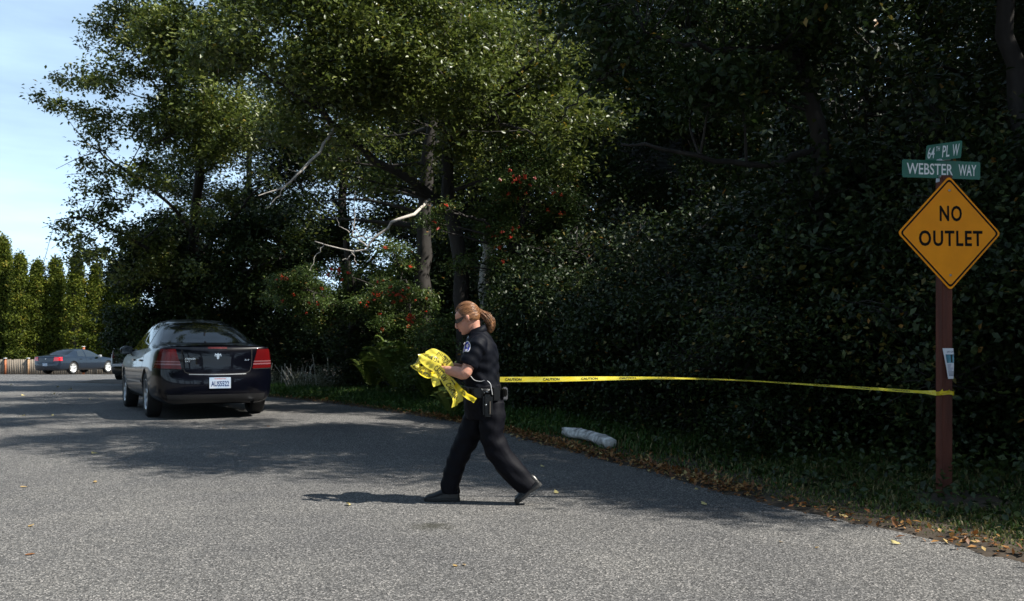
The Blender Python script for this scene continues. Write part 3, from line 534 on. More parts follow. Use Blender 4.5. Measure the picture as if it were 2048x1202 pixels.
# dead stalk plants beside the sedan
def stalks(base, n, spread, h, seed, label):
    rng = np.random.default_rng(seed); root = empty('dead_stalk_plant', base, label=label, cat='plant', group='dead pale stalk plants'); ps = []
    for k in range(n):
        a = rng.uniform(-1, 1) * spread; b_ = rng.uniform(-.35, .35); hh = h * rng.uniform(.5, 1.15); l_ = rng.normal(0, .16, 2)
        q = smooth_path([(a, b_, 0), (a + l_[0] * .5, b_ + l_[1] * .5, hh * .55), (a + l_[0], b_ + l_[1], hh)], 7); ps.append((q, np.linspace(.007, .013, 7) * rng.uniform(.6, 1.3), 4))
    V, Q = tubes(ps); link('stalks', np_mesh('stalks', V, Q, rng.uniform(0, 1, len(V))), STALK, root)
    c = np.stack([rng.uniform(-1, 1, 1500) * spread, rng.uniform(-.4, .4, 1500), rng.uniform(0, 1, 1500) ** 1.6 * h * .7], 1); V, T, r_ = leafgeo(c, .07, rng, wid=.16, up=.2, droop=.4); link('leaves', np_mesh('leaves', V, T, r_), leafmat('stalk_leaf', [(0, (.10, .11, .05)), (1, (.30, .30, .22))], .6, .15, .2), root)
stalks(gP(566, 23.9), 26, .55, .62, 1, 'thick clump of dead pale stalks close against the sedan')
stalks(gP(622, 22.4), 20, .5, .55, 2, 'sprawling clump of dead pale stalks right of the first clump')
stalks(gP(662, 21.9), 5, .35, .85, 3, 'few tall thin dead stalks leaning above the verge weeds')

# ------------------------------------------------------------------ grey house behind the trees
SHG = M('roof_shingle', (.16, .16, .165), .9, var=.35, vscale=30, bump=.5, bscale=30, stretch=(1, 1, 4))
SID = M('grey_siding', (.15, .15, .16), .8, var=.1, vscale=10)
TRIM = M('white_trim', (.75, .75, .74), .5); GLS = M('window_glass', (.03, .035, .04), .08, spec=.8)
def boxes(bl):
    V, Q, o = [], [], 0
    for (x0, y0, z0, x1, y1, z1) in bl:
        V += [(x0, y0, z0), (x1, y0, z0), (x1, y1, z0), (x0, y1, z0), (x0, y0, z1), (x1, y0, z1), (x1, y1, z1), (x0, y1, z1)]
        Q += [[o + a for a in f] for f in ((0, 3, 2, 1), (4, 5, 6, 7), (0, 1, 5, 4), (1, 2, 6, 5), (2, 3, 7, 6), (3, 0, 4, 7))]; o += 8
    return np.array(V, float), np.array(Q)
hx, hy = 3.3, 23.5; hz = float(gr(hx + 3, hy)[2]); rt = empty('house', (hx, hy, hz), label='grey shingled house barely glimpsed through the right-hand trees', cat='house')
V, Q = boxes([(0, 0, 0, 7, 7, 5.2)]); lap = [(-.015, -.015, z, 7.015, 0 - .001, z + .13) for z in np.arange(.2, 5.1, .16)]; V2, Q2 = boxes(lap)
link('wall', np_mesh('wall', np.vstack([V, V2]), np.vstack([Q, Q2 + len(V)])), SID, rt)
rv = []; 
for k in range(26):
    s0, s1 = k / 26, (k + 1) / 26
    for sg in (0, 1):
        y0, y1 = -.5 + 4 * s0, -.5 + 4 * s1; 
        if sg: y0, y1 = 7.5 - 4 * s0, 7.5 - 4 * s1
        z0, z1 = 5.0 + 3.1 * s0, 5.0 + 3.1 * s1; rv.append([(-.5, y0, z0 + .035), (7.5, y0, z0 + .035), (7.5, y1, z1), (-.5, y1, z1)])
V = np.array(rv).reshape(-1, 3); n = len(V); V = np.vstack([V, V - [0, 0, .12]]); Q = np.arange(n).reshape(-1, 4); Q = np.vstack([Q, Q[:, ::-1] + n, [[a, b_, b_ + n, a + n] for q_ in Q for a, b_ in ((q_[0], q_[1]), (q_[1], q_[2]), (q_[3], q_[0]))]]); link('roof', np_mesh('roof', V, Q), SHG, rt)
for wx in (1.0, 4.4):
    V, Q = boxes([(wx, -.06, 3.0, wx + 1.4, -.02, 4.3)]); wo = link('window', np_mesh('window', V, Q), TRIM, rt); V, Q = boxes([(wx + .08, -.075, 3.08, wx + .67, -.055, 4.22), (wx + .73, -.075, 3.08, wx + 1.32, -.055, 4.22)]); link('pane', np_mesh('pane', V, Q), GLS, wo)

# ------------------------------------------------------------------ fence
FW = M('fence_wood', (.21, .175, .135), .85, var=.3, vscale=3, bump=.4, bscale=20, stretch=(4, 4, .5)); OP = M('orange_post', (.42, .13, .05), .7, var=.3); TANP = M('tan_post', (.40, .24, .13), .8, var=.3)
f0 = np.array([-42.0, 60.5]); f1_ = np.array([-18.0, 62.5]); fl = np.linalg.norm(f1_ - f0); fu = (f1_ - f0) / fl; fn = np.array([-fu[1], fu[0]])
rt = empty('fence', (f0[0], f0[1], float(prof(60.5))), math.atan2(fu[1], fu[0]), label='low weathered grey-brown plank fence below the cedar hedge', cat='fence')
rg = np.random.default_rng(9); bl = []; s = 0
while s < fl: w = .13 + rg.uniform(0, .02); t = rg.normal(0, .012); bl.append((s, -.012 + rg.uniform(0, .01), -.1, s + w - .008, .02, .98 + t)); s += w
V, Q = boxes(bl + [(0, .021, .25, fl, .07, .33), (0, .021, .8, fl, .07, .88)]); link('planks', np_mesh('planks', V, Q), FW, rt)
for px, mt in ((13, OP), (57, TANP), (-40, FW), (102, FW), (146, FW), (190, FW)):
    s = ((px - 1024) / F * 61.3 - f0[0]) / fu[0]; V, Q = boxes([(s - .045, -.10, -.1, s + .045, -.014, 1.03)]); o = link('post', np_mesh('post', V, Q), mt, rt)
    V, Q = boxes([(s - .08, -.14, 1.031, s + .08, .03, 1.08)]); link('cap', np_mesh('cap', V, Q), TRIM, o)
g = p(167, 690, 58.5); o = empty('marker_post', (g.x, 58.5, float(prof(58.5))), label='thin orange marker post showing above the roof of the far blue car', cat='post')
V, Q = boxes([(-.06, -.06, 0, .06, .06, 1.75)]); link('shaft', np_mesh('shaft', V, Q), OP, o); V, Q = boxes([(-.08, -.08, 1.751, .08, .08, 1.79)]); link('cap', np_mesh('cap', V, Q), TRIM, o)

# ------------------------------------------------------------------ lettering helper
def text_geo(txt, h, bold=.0, xs=1.0, space=1.0):
    """flat glyph outlines as (V(n,2), faces) centred, cap height h"""
    cu = bpy.data.curves.new('lettering', 'FONT'); cu.body = txt; cu.size = 1; cu.offset = bold; cu.space_character = space; cu.resolution_u = 3
    o = bpy.data.objects.new('lettering', cu); COL.objects.link(o); me = evalmesh(o); bpy.data.objects.remove(o); bpy.data.curves.remove(cu)
    V = np.array([v.co[:] for v in me.vertices]); Fc = [list(p_.vertices) for p_ in me.polygons]; bpy.data.meshes.remove(me)
    V[:, 0] -= (V[:, 0].min() + V[:, 0].max()) / 2; V[:, 1] -= (V[:, 1].min() + V[:, 1].max()) / 2
    V *= h / (V[:, 1].max() - V[:, 1].min()); V[:, 0] *= xs
    return V[:, :2], Fc
def py_mesh(name, V, Fc):
    me = bpy.data.meshes.new(name); me.from_pydata([tuple(map(float, v)) for v in V], [], [list(map(int, f)) for f in Fc]); me.update(); return me
def text_part(name, txt, h, mat, parent, loc, bold=0, width=None, space=1.0, rot=(R(90), 0, 0)):
    V, Fc = text_geo(txt, h, bold, 1, space)
    if width: V[:, 0] *= width / (V[:, 0].max() - V[:, 0].min())
    o = link(name, py_mesh(name, np.column_stack([V, np.zeros(len(V))]), Fc), mat, parent); o.location = loc; o.rotation_euler = rot; return o

# ------------------------------------------------------------------ sign post
POSTM = M('stained_post', (.070, .018, .010), .75, col2=(.13, .034, .017), vscale=3, bump=.5, bscale=25, stretch=(6, 6, .6))
YEL = M('sign_yellow', (.95, .31, .002), .55, spec=.2, var=.08, vscale=5, bump=.05, bscale=30); BLK = M('sign_black', (.008, .008, .008), .7, spec=.1); GRN = M('sign_green', (.0, .11, .065), .4, var=.12, vscale=6)
WHT = M('sign_white', (.80, .80, .78), .4); GALV = M('galvanised', (.45, .46, .48), .45, metal=.8, var=.2, vscale=20)
def bev_box(name, size, mat, parent, loc=(0, 0, 0), bev=.004, rot=(0, 0, 0), seg=2):
    bm = bmesh.new(); bmesh.ops.create_cube(bm, size=1); bmesh.ops.scale(bm, vec=size, verts=bm.verts)
    if bev: bmesh.ops.bevel(bm, geom=bm.edges[:], offset=bev, segments=seg, affect='EDGES')
    me = bpy.data.meshes.new(name); bm.to_mesh(me); bm.free(); o = link(name, me, mat, parent); o.location = loc; o.rotation_euler = rot; return o
def round_plate(name, pts, rad, th, mat, parent, loc, rot, seg=6):
    """polygon pts (x,z) with rounded corners, thickness th towards +y"""
    P2 = []; n = len(pts)
    for i in range(n):
        a, b, c = (np.array(pts[(i + k) % n], float) for k in (-1, 0, 1)); u = (a - b) / np.linalg.norm(a - b); v = (c - b) / np.linalg.norm(c - b)
        ang = math.acos(np.clip(u @ v, -1, 1)); d = rad / math.tan(ang / 2); p0, p1 = b + u * d, b + v * d
        for k in range(seg + 1):
            t = k / seg; P2.append((1 - t) ** 2 * p0 + 2 * t * (1 - t) * b + t * t * p1)
    m = len(P2); V = [(q[0], 0, q[1]) for q in P2] + [(q[0], th, q[1]) for q in P2]
    Fc = [list(range(m)), list(range(2 * m - 1, m - 1, -1))] + [[i, i + m, (i + 1) % m + m, (i + 1) % m] for i in range(m)]
    me = py_mesh(name, V, Fc); bm = bmesh.new(); bm.from_mesh(me); bmesh.ops.recalc_face_normals(bm, faces=bm.faces); bm.to_mesh(me); bm.free()
    o = link(name, me, mat, parent); o.location = loc; o.rotation_euler = rot; return o
def ring_plate(name, pts_o, ro, pts_i, ri, mat, parent, loc, seg=6):
    def rp(pts, rad):
        P2 = []; n = len(pts)
        for i in range(n):
            a, b, c = (np.array(pts[(i + k) % n], float) for k in (-1, 0, 1)); u = (a - b) / np.linalg.norm(a - b); v = (c - b) / np.linalg.norm(c - b); ang = math.acos(u @ v); d = rad / math.tan(ang / 2); p0, p1 = b + u * d, b + v * d
            for k in range(seg + 1): t = k / seg; P2.append((1 - t) ** 2 * p0 + 2 * t * (1 - t) * b + t * t * p1)
        return P2
    A, B = rp(pts_o, ro), rp(pts_i, ri); m = len(A); V = [(q[0], 0, q[1]) for q in A + B]; Fc = [[i, (i + 1) % m, (i + 1) % m + m, i + m] for i in range(m)]
    o = link(name, py_mesh(name, V, Fc), mat, parent); o.location = loc; return o
YS = 7.2; sx_ = P(1888, 1000, YS).x; sz = float(gr(sx_, YS)[2])
post = empty('sign_post', (sx_, YS, sz - .02), R(10), label='square red-brown wooden post holding the street signs, with tape tied round it', cat='post')
ptop = P(0, 352, YS).z - sz + .02
bev_box('timber', (.088, .088, ptop), POSTM, post, (0, 0, ptop / 2), .005)
zN = P(0, 468, YS).z                                                    # diamond sign centre height
dz = .431
ns = empty('warning_sign', (P(1891, 0, YS).x, YS, zN), 0, label='yellow-orange diamond sign reading NO OUTLET on the red-brown post', cat='sign')
ns.rotation_euler = (0, R(-.8), R(10)); fy = -.0465 - .006
dia = lambda r: [(0, -r), (r, 0), (0, r), (-r, 0)]
round_plate('panel', dia(dz + .012), .035, .003, YEL, ns, (0, fy, 0), (0, 0, 0))
ring_plate('border', dia(dz - .008), .03, dia(dz - .027), .024, BLK, ns, (0, fy - .0012, 0))
text_part('lettering', 'NO', .122, BLK, ns, (.010, fy - .0014, .152), .025, .190, 1.15)
text_part('lettering', 'OUTLET', .122, BLK, ns, (.008, fy - .0014, -.040), .025, .545, 1.15)
for z in (.33, -.325):
    V, Q = tubes([(np.array([[0, 0, 0], [0, -.004, 0], [0, -.006, 0]]), np.array([.009, .009, .003]), 10)]); o = link('bolt', np_mesh('bolt', V, Q), GALV, ns); o.location = (0, fy - .001, z)
def blade(name, ln, hh, loc, rot, words, label, th=.003):
    root = empty(name, loc, label=label, cat='street sign'); root.rotation_euler = rot
    round_plate('panel', [(-ln / 2, -hh / 2), (ln / 2, -hh / 2), (ln / 2, hh / 2), (-ln / 2, hh / 2)], .014, th, GRN, root, (0, 0, 0), (0, 0, 0), 4)
    for (txt, h_, w_, x_, z_) in words: text_part('lettering', txt, h_, WHT, root, (x_, -.0014, z_), .012, w_)
    return root
blade('street_name_sign', .655, .138, P(1883, 339, YS - .01), (0, R(.3), R(8)), [('WEBSTER', .088, .385, -.098, 0), ('WAY', .088, .15, .218, 0)], 'wide green street name sign reading WEBSTER WAY above the diamond sign')
blade('street_name_sign', .49, .128, P(1886, 303, YS - .02), (0, R(8), R(-84)), [('64', .088, .10, -.165, 0), ('TH', .036, .055, -.072, .026), ('PL', .088, .10, .045, 0), ('W', .088, .09, .175, 0)], 'narrow foreshortened green street sign reading 64TH PL W, topmost on the post')
cap = empty('sign_bracket', P(1884, 358, YS + .02), R(8), label='small galvanised bracket between the green street signs and the post', cat='bracket')
zc = 0
bev_box('collar', (.085, .06, .055), GALV, cap, (0, -.01, -.005), .006); bev_box('clamp', (.10, .03, .018), GALV, cap, (0, -.035, .01), .004)
bev_box('saddle', (.10, .03, .016), GALV, cap, (.0, -.02, .145), .004, (0, 0, R(-40))); bev_box('stem', (.03, .03, .17), GALV, cap, (0, .0, .08), .004)
# flyer on the post
PAP = M('paper', (.78, .78, .82), .7, bump=.1, bscale=8); INK = M('ink', (.04, .04, .12), .7); TEAL = M('flyer_photo', (.02, .10, .16), .5, col2=(.18, .45, .55), vscale=14); GREY = M('print_grey', (.30, .32, .48), .7)
fl = empty('flyer', (sx_, YS, P(0, 727, YS).z), R(10), label='small curling white lost-pet flyer stapled to the post above the tape knot', cat='flyer')
def fly(u, v, off=0):                                                   # u,v 0..1 on the sheet
    xl = -.058 + .048 * (1 - v) ** 1.2; x = xl + (.0475 - xl) * min(u, .93) / .93; z = -.118 + .237 * v; y = -.0485 - .016 * (1 - u) ** 2 - .006 * math.sin(v * 3.1)
    if u > .93: x = .0485; y = -.0475 + (u - .93) / .07 * .03
    return (x, y - off, z)
def sheet(name, us, vs, off, mat, parent):
    V = [fly(a, b_, off) for b_ in vs for a in us]; n = len(us); Q = [[j * n + i, j * n + i + 1, (j + 1) * n + i + 1, (j + 1) * n + i] for j in range(len(vs) - 1) for i in range(n - 1)]
    return link(name, np_mesh(name, V, np.array(Q)), mat, parent, smooth=True)
sheet('paper', np.concatenate([np.linspace(0, .93, 12), [.95, 1]]), np.linspace(0, 1, 16), 0, PAP, fl)
sheet('picture', np.linspace(.18, .91, 10), np.linspace(.52, .80, 8), .0012, TEAL, fl); sheet('picture', np.linspace(.62, .78, 4), np.linspace(.54, .79, 8), .002, M('flyer_photo_dark', (.012, .02, .02), .5), fl)
for z in np.linspace(.47, .26, 8): sheet('print_line', [.22, .5, .52 + .3 * ((z * 37) % 1)], [z, z + .012], .0012, GREY, fl)
for z in np.linspace(.22, .10, 4): sheet('print_line', [.2, .5, .9], [z, z + .016], .0012, INK, fl)
Vt, Ft = text_geo('LOST CAT', 1, .01); Vt[:, 0] = (Vt[:, 0] - Vt[:, 0].min()) / (Vt[:, 0].max() - Vt[:, 0].min()); V = [fly(.34 + .58 * a, .885 + .055 * b_, .0014) for a, b_ in Vt]; link('lettering', py_mesh('lettering', V, Ft), INK, fl)

# ------------------------------------------------------------------ caution tape
TAPE = leafmat('caution_tape', [(0, (.88, .68, .02)), (1, (.92, .82, .14))], .26, .32, .6); TINK = M('tape_ink', (.012, .012, .01), .4)
def ribbon(path, wdirs, width, n=60, words='CAUTION', step=.42, wh=.62, phase=.1, off=.0016, wl=.27):
    """path control pts, width directions at the control pts -> ribbon verts/quads and lettering verts/faces"""
    q = smooth_path(path, n); wd = norm(smooth_path(wdirs, n)); wid_ = np.full(n, width); seg = np.linalg.norm(np.diff(q, axis=0), axis=1); s = np.concatenate([[0], np.cumsum(seg)])
    cols = 5; V = np.concatenate([(q + wd * wid_[:, None] * (c / (cols - 1) - .5))[:, None] for c in range(cols)], 1).reshape(-1, 3)
    i = np.arange(n - 1)[:, None] * cols; j = np.arange(cols - 1)[None]; Q = np.stack([i + j, i + j + 1, i + cols + j + 1, i + cols + j], -1).reshape(-1, 4)
    t = norm(np.gradient(q, axis=0)); nr = norm(np.cross(t, wd)); TV, TF = [], []
    g, f = text_geo(words, 1, .018); g[:, 0] *= wl / (g[:, 0].max() - g[:, 0].min()); k = 0; a = phase
    while a + wl < s[-1]:
        for sg in (1, -1):
            b0 = len(TV)
            for (gx_, gy_) in g:
                ss = a + wl / 2 + gx_ * sg; ip = [np.interp(ss, s, q[:, c]) for c in range(3)]; iw = np.array([np.interp(ss, s, wd[:, c]) for c in range(3)]); inn = np.array([np.interp(ss, s, nr[:, c]) for c in range(3)])
                TV.append(np.array(ip) + iw * gy_ * width * wh + inn * off * sg)
            TF.append([[b0 + x_ for x_ in ff] for ff in f])
        a += step
    return V, Q, TV, TF
def words_(V, groups, parent):
    for g in groups:
        idx = sorted({i for f in g for i in f}); m = {a: b for b, a in enumerate(idx)}; link('lettering', py_mesh('lettering', V[idx], [[m[i] for i in f] for f in g]), TINK, parent)
tp_ = [P(985, 759, 7.32), P(1100, 758.5, 7.3), P(1200, 757, 7.28), P(1300, 756, 7.27), P(1400, 757.5, 7.25), P(1500, 761.5, 7.22), P(1600, 768, 7.2), P(1700, 774.5, 7.17), P(1790, 780.5, 7.14), P(1850, 784.5, 7.13), P(1872, 786, 7.13)]
wds = [(0, .15, 1), (0, .3, 1), (0, .75, .9), (0, 1, .5), (0, 1, .28), (0, 1, .22), (0, 1, .3), (0, .9, .45), (0, .8, .5), (0, .5, .35), (0, .2, .9)]
V, Q, TV, TF = ribbon(tp_, wds, .041, 130, step=.30, wl=.13, wh=.5)
ct = empty('caution_tape', P(1873, 786, 7.12), label='yellow caution tape stretched from behind the officer to the sign post', cat='tape'); o0 = np.array(ct.location)
link('strip', np_mesh('strip', V - o0, Q, np.random.default_rng(1).uniform(0, 1, len(V))), TAPE, ct, smooth=True); words_(np.array(TV) - o0, TF, ct)
a = .0505; cr_, sr_ = math.cos(R(10)), math.sin(R(10)); zt = P(0, 786, YS).z
loop = [(-a, -a), (0, -a - .004), (a, -a), (a + .003, 0), (a, a), (0, a + .003), (-a, a), (-a - .003, 0), (-a, -a)]
lp = [np.array([sx_ + x * cr_ - y * sr_, YS + x * sr_ + y * cr_, zt + .006 * math.sin(i * 1.7)]) for i, (x, y) in enumerate(loop)]
V1, Q1, _, _ = ribbon(lp, [(0, 0, 1)] * 9, .03, 40, step=9); kn = lp[0]
V2, Q2, _, _ = ribbon([kn, kn + (-.012, -.02, .006), kn + (.02, -.03, .012), kn + (.045, -.015, .02)], [(0, .3, 1), (.5, 0, 1), (1, 0, .4), (0, 0, 1)], .03, 14, step=9)
V3, Q3, _, _ = ribbon([kn, kn + (-.02, -.01, -.004), kn + (-.035, -.02, .0), kn + (-.01, -.03, .022)], [(0, .3, 1), (0, .6, .7), (.3, 0, .7), (0, .2, 1)], .026, 14, step=9)
link('knot', np_mesh('knot', np.vstack([V1, V2, V3]) - o0, np.vstack([Q1, Q2 + len(V1), Q3 + len(V1) + len(V2)]), np.zeros(len(V1) + len(V2) + len(V3))), TAPE, ct, smooth=True)

# ------------------------------------------------------------------ cars
NAVY = M('navy_paint', (.0010, .0013, .0038), .3, spec=.12, coat=.55, crough=.02); BLUE = M('blue_paint', (.005, .012, .024), .3, metal=.2, coat=.6, crough=.05); BLACKP = M('black_paint', (.004, .004, .005), .25, coat=1.0)
TINT = M('tinted_glass', (.002, .003, .005), .03, spec=.6); GLASSC = M('car_glass', (.02, .028, .035), .05, spec=.9); RUB = M('tyre_rubber', (.012, .012, .012), .85, bump=.2); ALLOY = M('alloy', (.42, .43, .45), .35, metal=.85, var=.15)
CHR = M('chrome', (.75, .76, .78), .12, metal=1); REDL = M('red_lens', (.085, .003, .004), .25, spec=.3, coat=.2); CLRL = M('clear_lens', (.18, .07, .08), .2, coat=.3); PLS = M('black_plastic', (.010, .010, .011), .5); PLATEM = M('plate_white', (.45, .49, .56), .35, col2=(.30, .40, .54), vscale=6); PLBL = M('plate_blue', (.008, .03, .11), .5)
SEAM = M('panel_gap', (.001, .001, .001), .8); SILV = M('silver_trim', (.35, .36, .38), .3, metal=.9)
def grid_mesh(name, A, mat, parent, flip=False):
    A = np.asarray(A, float); r_, c_ = A.shape[:2]; I = np.arange(r_ * c_).reshape(r_, c_); Q = np.stack([I[:-1, :-1].ravel(), I[:-1, 1:].ravel(), I[1:, 1:].ravel(), I[1:, :-1].ravel()], 1)
    if flip: Q = Q[:, ::-1]
    return link(name, np_mesh(name, A.reshape(-1, 3), Q), mat, parent, smooth=True)
class Car:
    def __init__(s, name, st, rings, H, fas_r, fas_f, paint, label, cat, axles, wr, arch, track):
        s.root = empty(name, (0, 0, 0), label=label, cat=cat); s.wr = wr; s.track = track
        nS = len(st); nP = len(rings[0]); V = []; 
        fr_ = (.62, .3)
        def full(x, ring):                         # ring: [(y,z)] p0..pn, last on the centre line
            L_ = [(x, y, z) for y, z in ring]; R_ = [(x, -y, z) for y, z in ring[:-1]][::-1]; y0, z0 = ring[0]
            U = [(x, -y0 * .62, z0), (x, -y0 * .3, z0), (x, 0, z0), (x, y0 * .3, z0), (x, y0 * .62, z0)]
            return L_ + R_ + U
        for x, ring in zip(st, rings): V += full(x, ring)
        m = len(full(0, rings[0])); Fc = []
        for i in range(nS - 1):
            for j in range(m): a, b = i * m + j, i * m + (j + 1) % m; Fc.append((a, b, b + m, a + m))
        nL = nP                                     # rows of the end cap: p0..p[k6] where top row spans p6..p9..p6'
        def cap(base, x_of, flip):
            k6 = nP - 4; ring = V[base:base + m]
            rows = []
            for r_ in range(0, k6):                # side rows
                yL, zL = ring[r_][1], ring[r_][2]; row = [base + r_]
                for f in (.62, .3, 0, -.3, -.62):
                    if r_ == 0: row.append(base + m - 1 - [.62, .3, 0, -.3, -.62].index(f)); continue
                    V.append((x_of(zL, f), yL * f, zL)); row.append(len(V) - 1)
                row.append(base + 2 * (nP - 1) - r_); rows.append(row)
            rows.append([base + j for j in range(k6, k6 + 7)])
            for a, b in zip(rows[:-1], rows[1:]):
                for c in range(6): q = (a[c], a[c + 1], b[c + 1], b[c]); Fc.append(q if flip else q[::-1])
        cap(0, fas_r, False); cap((nS - 1) * m, fas_f, True)
        me = py_mesh('body', V, Fc); bm = bmesh.new(); bm.from_mesh(me); bmesh.ops.recalc_face_normals(bm, faces=bm.faces); bm.to_mesh(me); bm.free()
        o = link('body', me, [paint, PLS], s.root, smooth=True); md = o.modifiers.new('sub', 'SUBSURF'); md.levels = md.render_levels = 3
        cut = []
        for ax in axles:
            for sg in (1, -1):
                V2, Q2 = tubes([(np.array([[ax, sg * (track - .20), wr], [ax, sg * (track + .35), wr]]), np.array([arch, arch]), 40)]); n = len(V2); V2 = np.vstack([V2]); caps = [list(range(40))[::-1], list(range(40, 80))]
                cm = py_mesh('cut', V2, [list(q) for q in Q2] + caps); bmc = bmesh.new(); bmc.from_mesh(cm); bmesh.ops.recalc_face_normals(bmc, faces=bmc.faces); bmc.to_mesh(cm); bmc.free()
                co_ = link('cut', cm, [paint, PLS]); [setattr(f, 'material_index', 1) for f in cm.polygons]; bo = o.modifiers.new('b', 'BOOLEAN'); bo.operation = 'DIFFERENCE'; bo.object = co_; bo.solver = 'EXACT'; cut.append(co_)
        me2 = evalmesh(o, 'body'); o.modifiers.clear(); o.data = me2
        for c in cut: bpy.data.objects.remove(c)
        me2.polygons.foreach_set('use_smooth', [True] * len(me2.polygons)); s.body = o
        bpy.context.view_layer.update(); s.bvh = BVHTree.FromPolygons([v.co for v in me2.vertices], [p_.vertices for p_ in me2.polygons])
    def hit(s, o, d, off):
        h, n, i, _ = s.bvh.ray_cast(Vector(o), Vector(d))
        if h is None: return None
        if n.dot(Vector(d)) > 0: n = -n
        return h + n * off
    def patch(s, name, mat, quad, axis, off=.004, nu=14, nv=10, parent=None, bow=0, sgn=1):
        """quad: 4 corners (a,b) in the plane facing the ray (BL, BR, TR, TL); axis 'side' -> (x,z), 'rear'/'front' -> (y,z), 'top' -> (x,y)"""
        A = np.array(quad, float); out_ = []
        for v in np.linspace(0, 1, nv):
            row = []
            for u in np.linspace(0, 1, nu):
                a, b = (A[0] * (1 - u) + A[1] * u) * (1 - v) + (A[3] * (1 - u) + A[2] * u) * v
                b += bow * 4 * u * (1 - u) * v
                if axis == 'side': o, d = (a, sgn * 2.5, b), (0, -sgn, 0)
                elif axis == 'rear': o, d = (-3, a, b), (1, 0, 0)
                elif axis == 'front': o, d = (9, a, b), (-1, 0, 0)
                else: o, d = (a, b, 4), (0, 0, -1)
                h = s.hit(o, d, off); row.append(tuple(h) if h is not None else (row[-1] if row else (a if axis == 'side' else 0, 0, b)))
            out_.append(row)
        return grid_mesh(name, out_, mat, parent or s.root)
    def line(s, name, pts, w, mat, axis='side', sgn=1, off=.0025, parent=None, n=26):
        q = smooth_path([(a, b, 0) for a, b in pts], n)[:, :2]; t = norm(np.gradient(q, axis=0)); nn = np.stack([-t[:, 1], t[:, 0]], 1) * w / 2; out_ = []
        for k in range(n):
            row = []
            for e in (-1, 1):
                a, b = q[k] + nn[k] * e
                o, d = ((a, sgn * 2.5, b), (0, -sgn, 0)) if axis == 'side' else ((-3, a, b), (1, 0, 0)) if axis == 'rear' else ((a, b, 4), (0, 0, -1))
                h = s.hit(o, d, off); 
                if h is None: row = None; break
                row.append(tuple(h))
            if row: out_.append(row)
        if len(out_) > 1: return grid_mesh(name, out_, mat, parent or s.root)
    def wheel(s, ax, sg, spokes=5, alloy=ALLOY, rimr=.225, steel=False):
        r = s.wr; w = empty('wheel', (ax, sg * s.track, r)); w.parent = s.root
        pr = [(rimr - .01, -.10), (r - .03, -.108), (r - .008, -.09), (r, -.05), (r, .05), (r - .008, .09), (r - .03, .108), (rimr, .10), (rimr - .012, .085)]
        k = 48; a = np.arange(k + 1) / k * 2 * np.pi; A = np.array([[(rr * math.cos(t), y_ * sg, rr * math.sin(t)) for t in a] for rr, y_ in pr]); grid_mesh('tyre', A, RUB, w)
        V, Q = [], []; prr = [(rimr - .004, .095), (rimr - .02, .088), (rimr - .03, .03), (rimr - .05, -.03), (.02, -.03)]
        A = np.array([[(rr * math.cos(t), y_ * sg, rr * math.sin(t)) for t in a] for rr, y_ in prr]); rim = grid_mesh('rim', A, alloy if steel else PLS, w)
        A = np.array([[(rr * math.cos(t), y_ * sg, rr * math.sin(t)) for t in a] for rr, y_ in [(rimr + .002, .1), (rimr - .006, .102), (rimr - .022, .09), (rimr - .026, .05)]]); grid_mesh('rim_lip', A, alloy, w)
        for q in range(spokes):
            t = q / spokes * 2 * np.pi + .3; pts = []
            for f in np.linspace(0, 1, 6):
                rr = .03 + (rimr - .045) * f; hw = (.034 - .004 * f) if not steel else .05; pts.append([(rr * math.cos(t) - e * hw * math.sin(t), sg * (.062 + .022 * f - (abs(e) > .9) * .022), rr * math.sin(t) + e * hw * math.cos(t)) for e in (-1, -.8, .8, 1)])
            grid_mesh('spoke', pts, alloy, w)
        A = np.array([[(rr * math.cos(t), y_ * sg, rr * math.sin(t)) for t in a] for rr, y_ in [(.055, .06), (.05, .078), (.001, .082)]]); grid_mesh('hub', A, alloy, w)
    def place(s, x, y, ang): s.root.location = (x, y, float(prof(y)) + .004); s.root.rotation_euler = (0, 0, ang)

def sedan_rings(st, hw, deck, belt, roof, rw, green):
    R_ = []
    for x, w, dk, bl, rf, g in zip(st, hw, deck, belt, roof, green):
        zt = rf if g else dk
        if g: ring = [(.78 * w, .21), (.95 * w, .27), (.99 * w, .42), (1.0 * w, .60), (1.0 * w, .70), (.975 * w, bl - .05), (.93 * w, bl + .01), (rw * w + (1 - g) * .12 * w, zt - .085 * g - .01), (.45 * w, zt - .012), (0, zt)]
        else: ring = [(.78 * w, .21), (.95 * w, .27), (.99 * w, .42), (1.0 * w, .60), (1.0 * w, .70), (.975 * w, bl - .05), (.93 * w, bl + .0), (.74 * w, dk - .012), (.4 * w, dk - .002), (0, dk)]
        R_.append(ring)
    return R_
# near sedan: navy, seen from behind
st = [.10, .22, .50, .62, .95, 1.30, 1.62, 2.05, 2.55, 2.95, 3.35, 3.60, 4.05, 4.45, 4.70, 4.82]
hw = [.80, .865, .905, .91, .912, .912, .912, .912, .912, .91, .91, .91, .905, .875, .81, .70]
dk = [1.075, 1.07, 1.05, 1.045, 1.0, 1, 1, 1, 1, 1, 1.02, 1.00, .955, .89, .80, .70]
bl = [1.045, 1.04, 1.02, 1.015, 1.01, 1.0, .985, .965, .95, .945, .94, .935, .90, .84, .76, .66]
rf = [0, 0, 0, 1.10, 1.28, 1.405, 1.46, 1.50, 1.485, 1.40, 1.17, 0, 0, 0, 0, 0]
gr_ = [0, 0, 0, .35, .85, 1, 1, 1, 1, .9, .5, 0, 0, 0, 0, 0]
rg_ = sedan_rings(st, hw, dk, bl, rf, .70, gr_)
for k, (a, b) in enumerate(((.30, .03), (.32, .0))): pass
def fr(z, f): return .10 - .075 * (1 - f * f) - (.055 if z < .66 else 0) + (.03 if z < .3 else 0) - (.02 if z > .95 else 0)
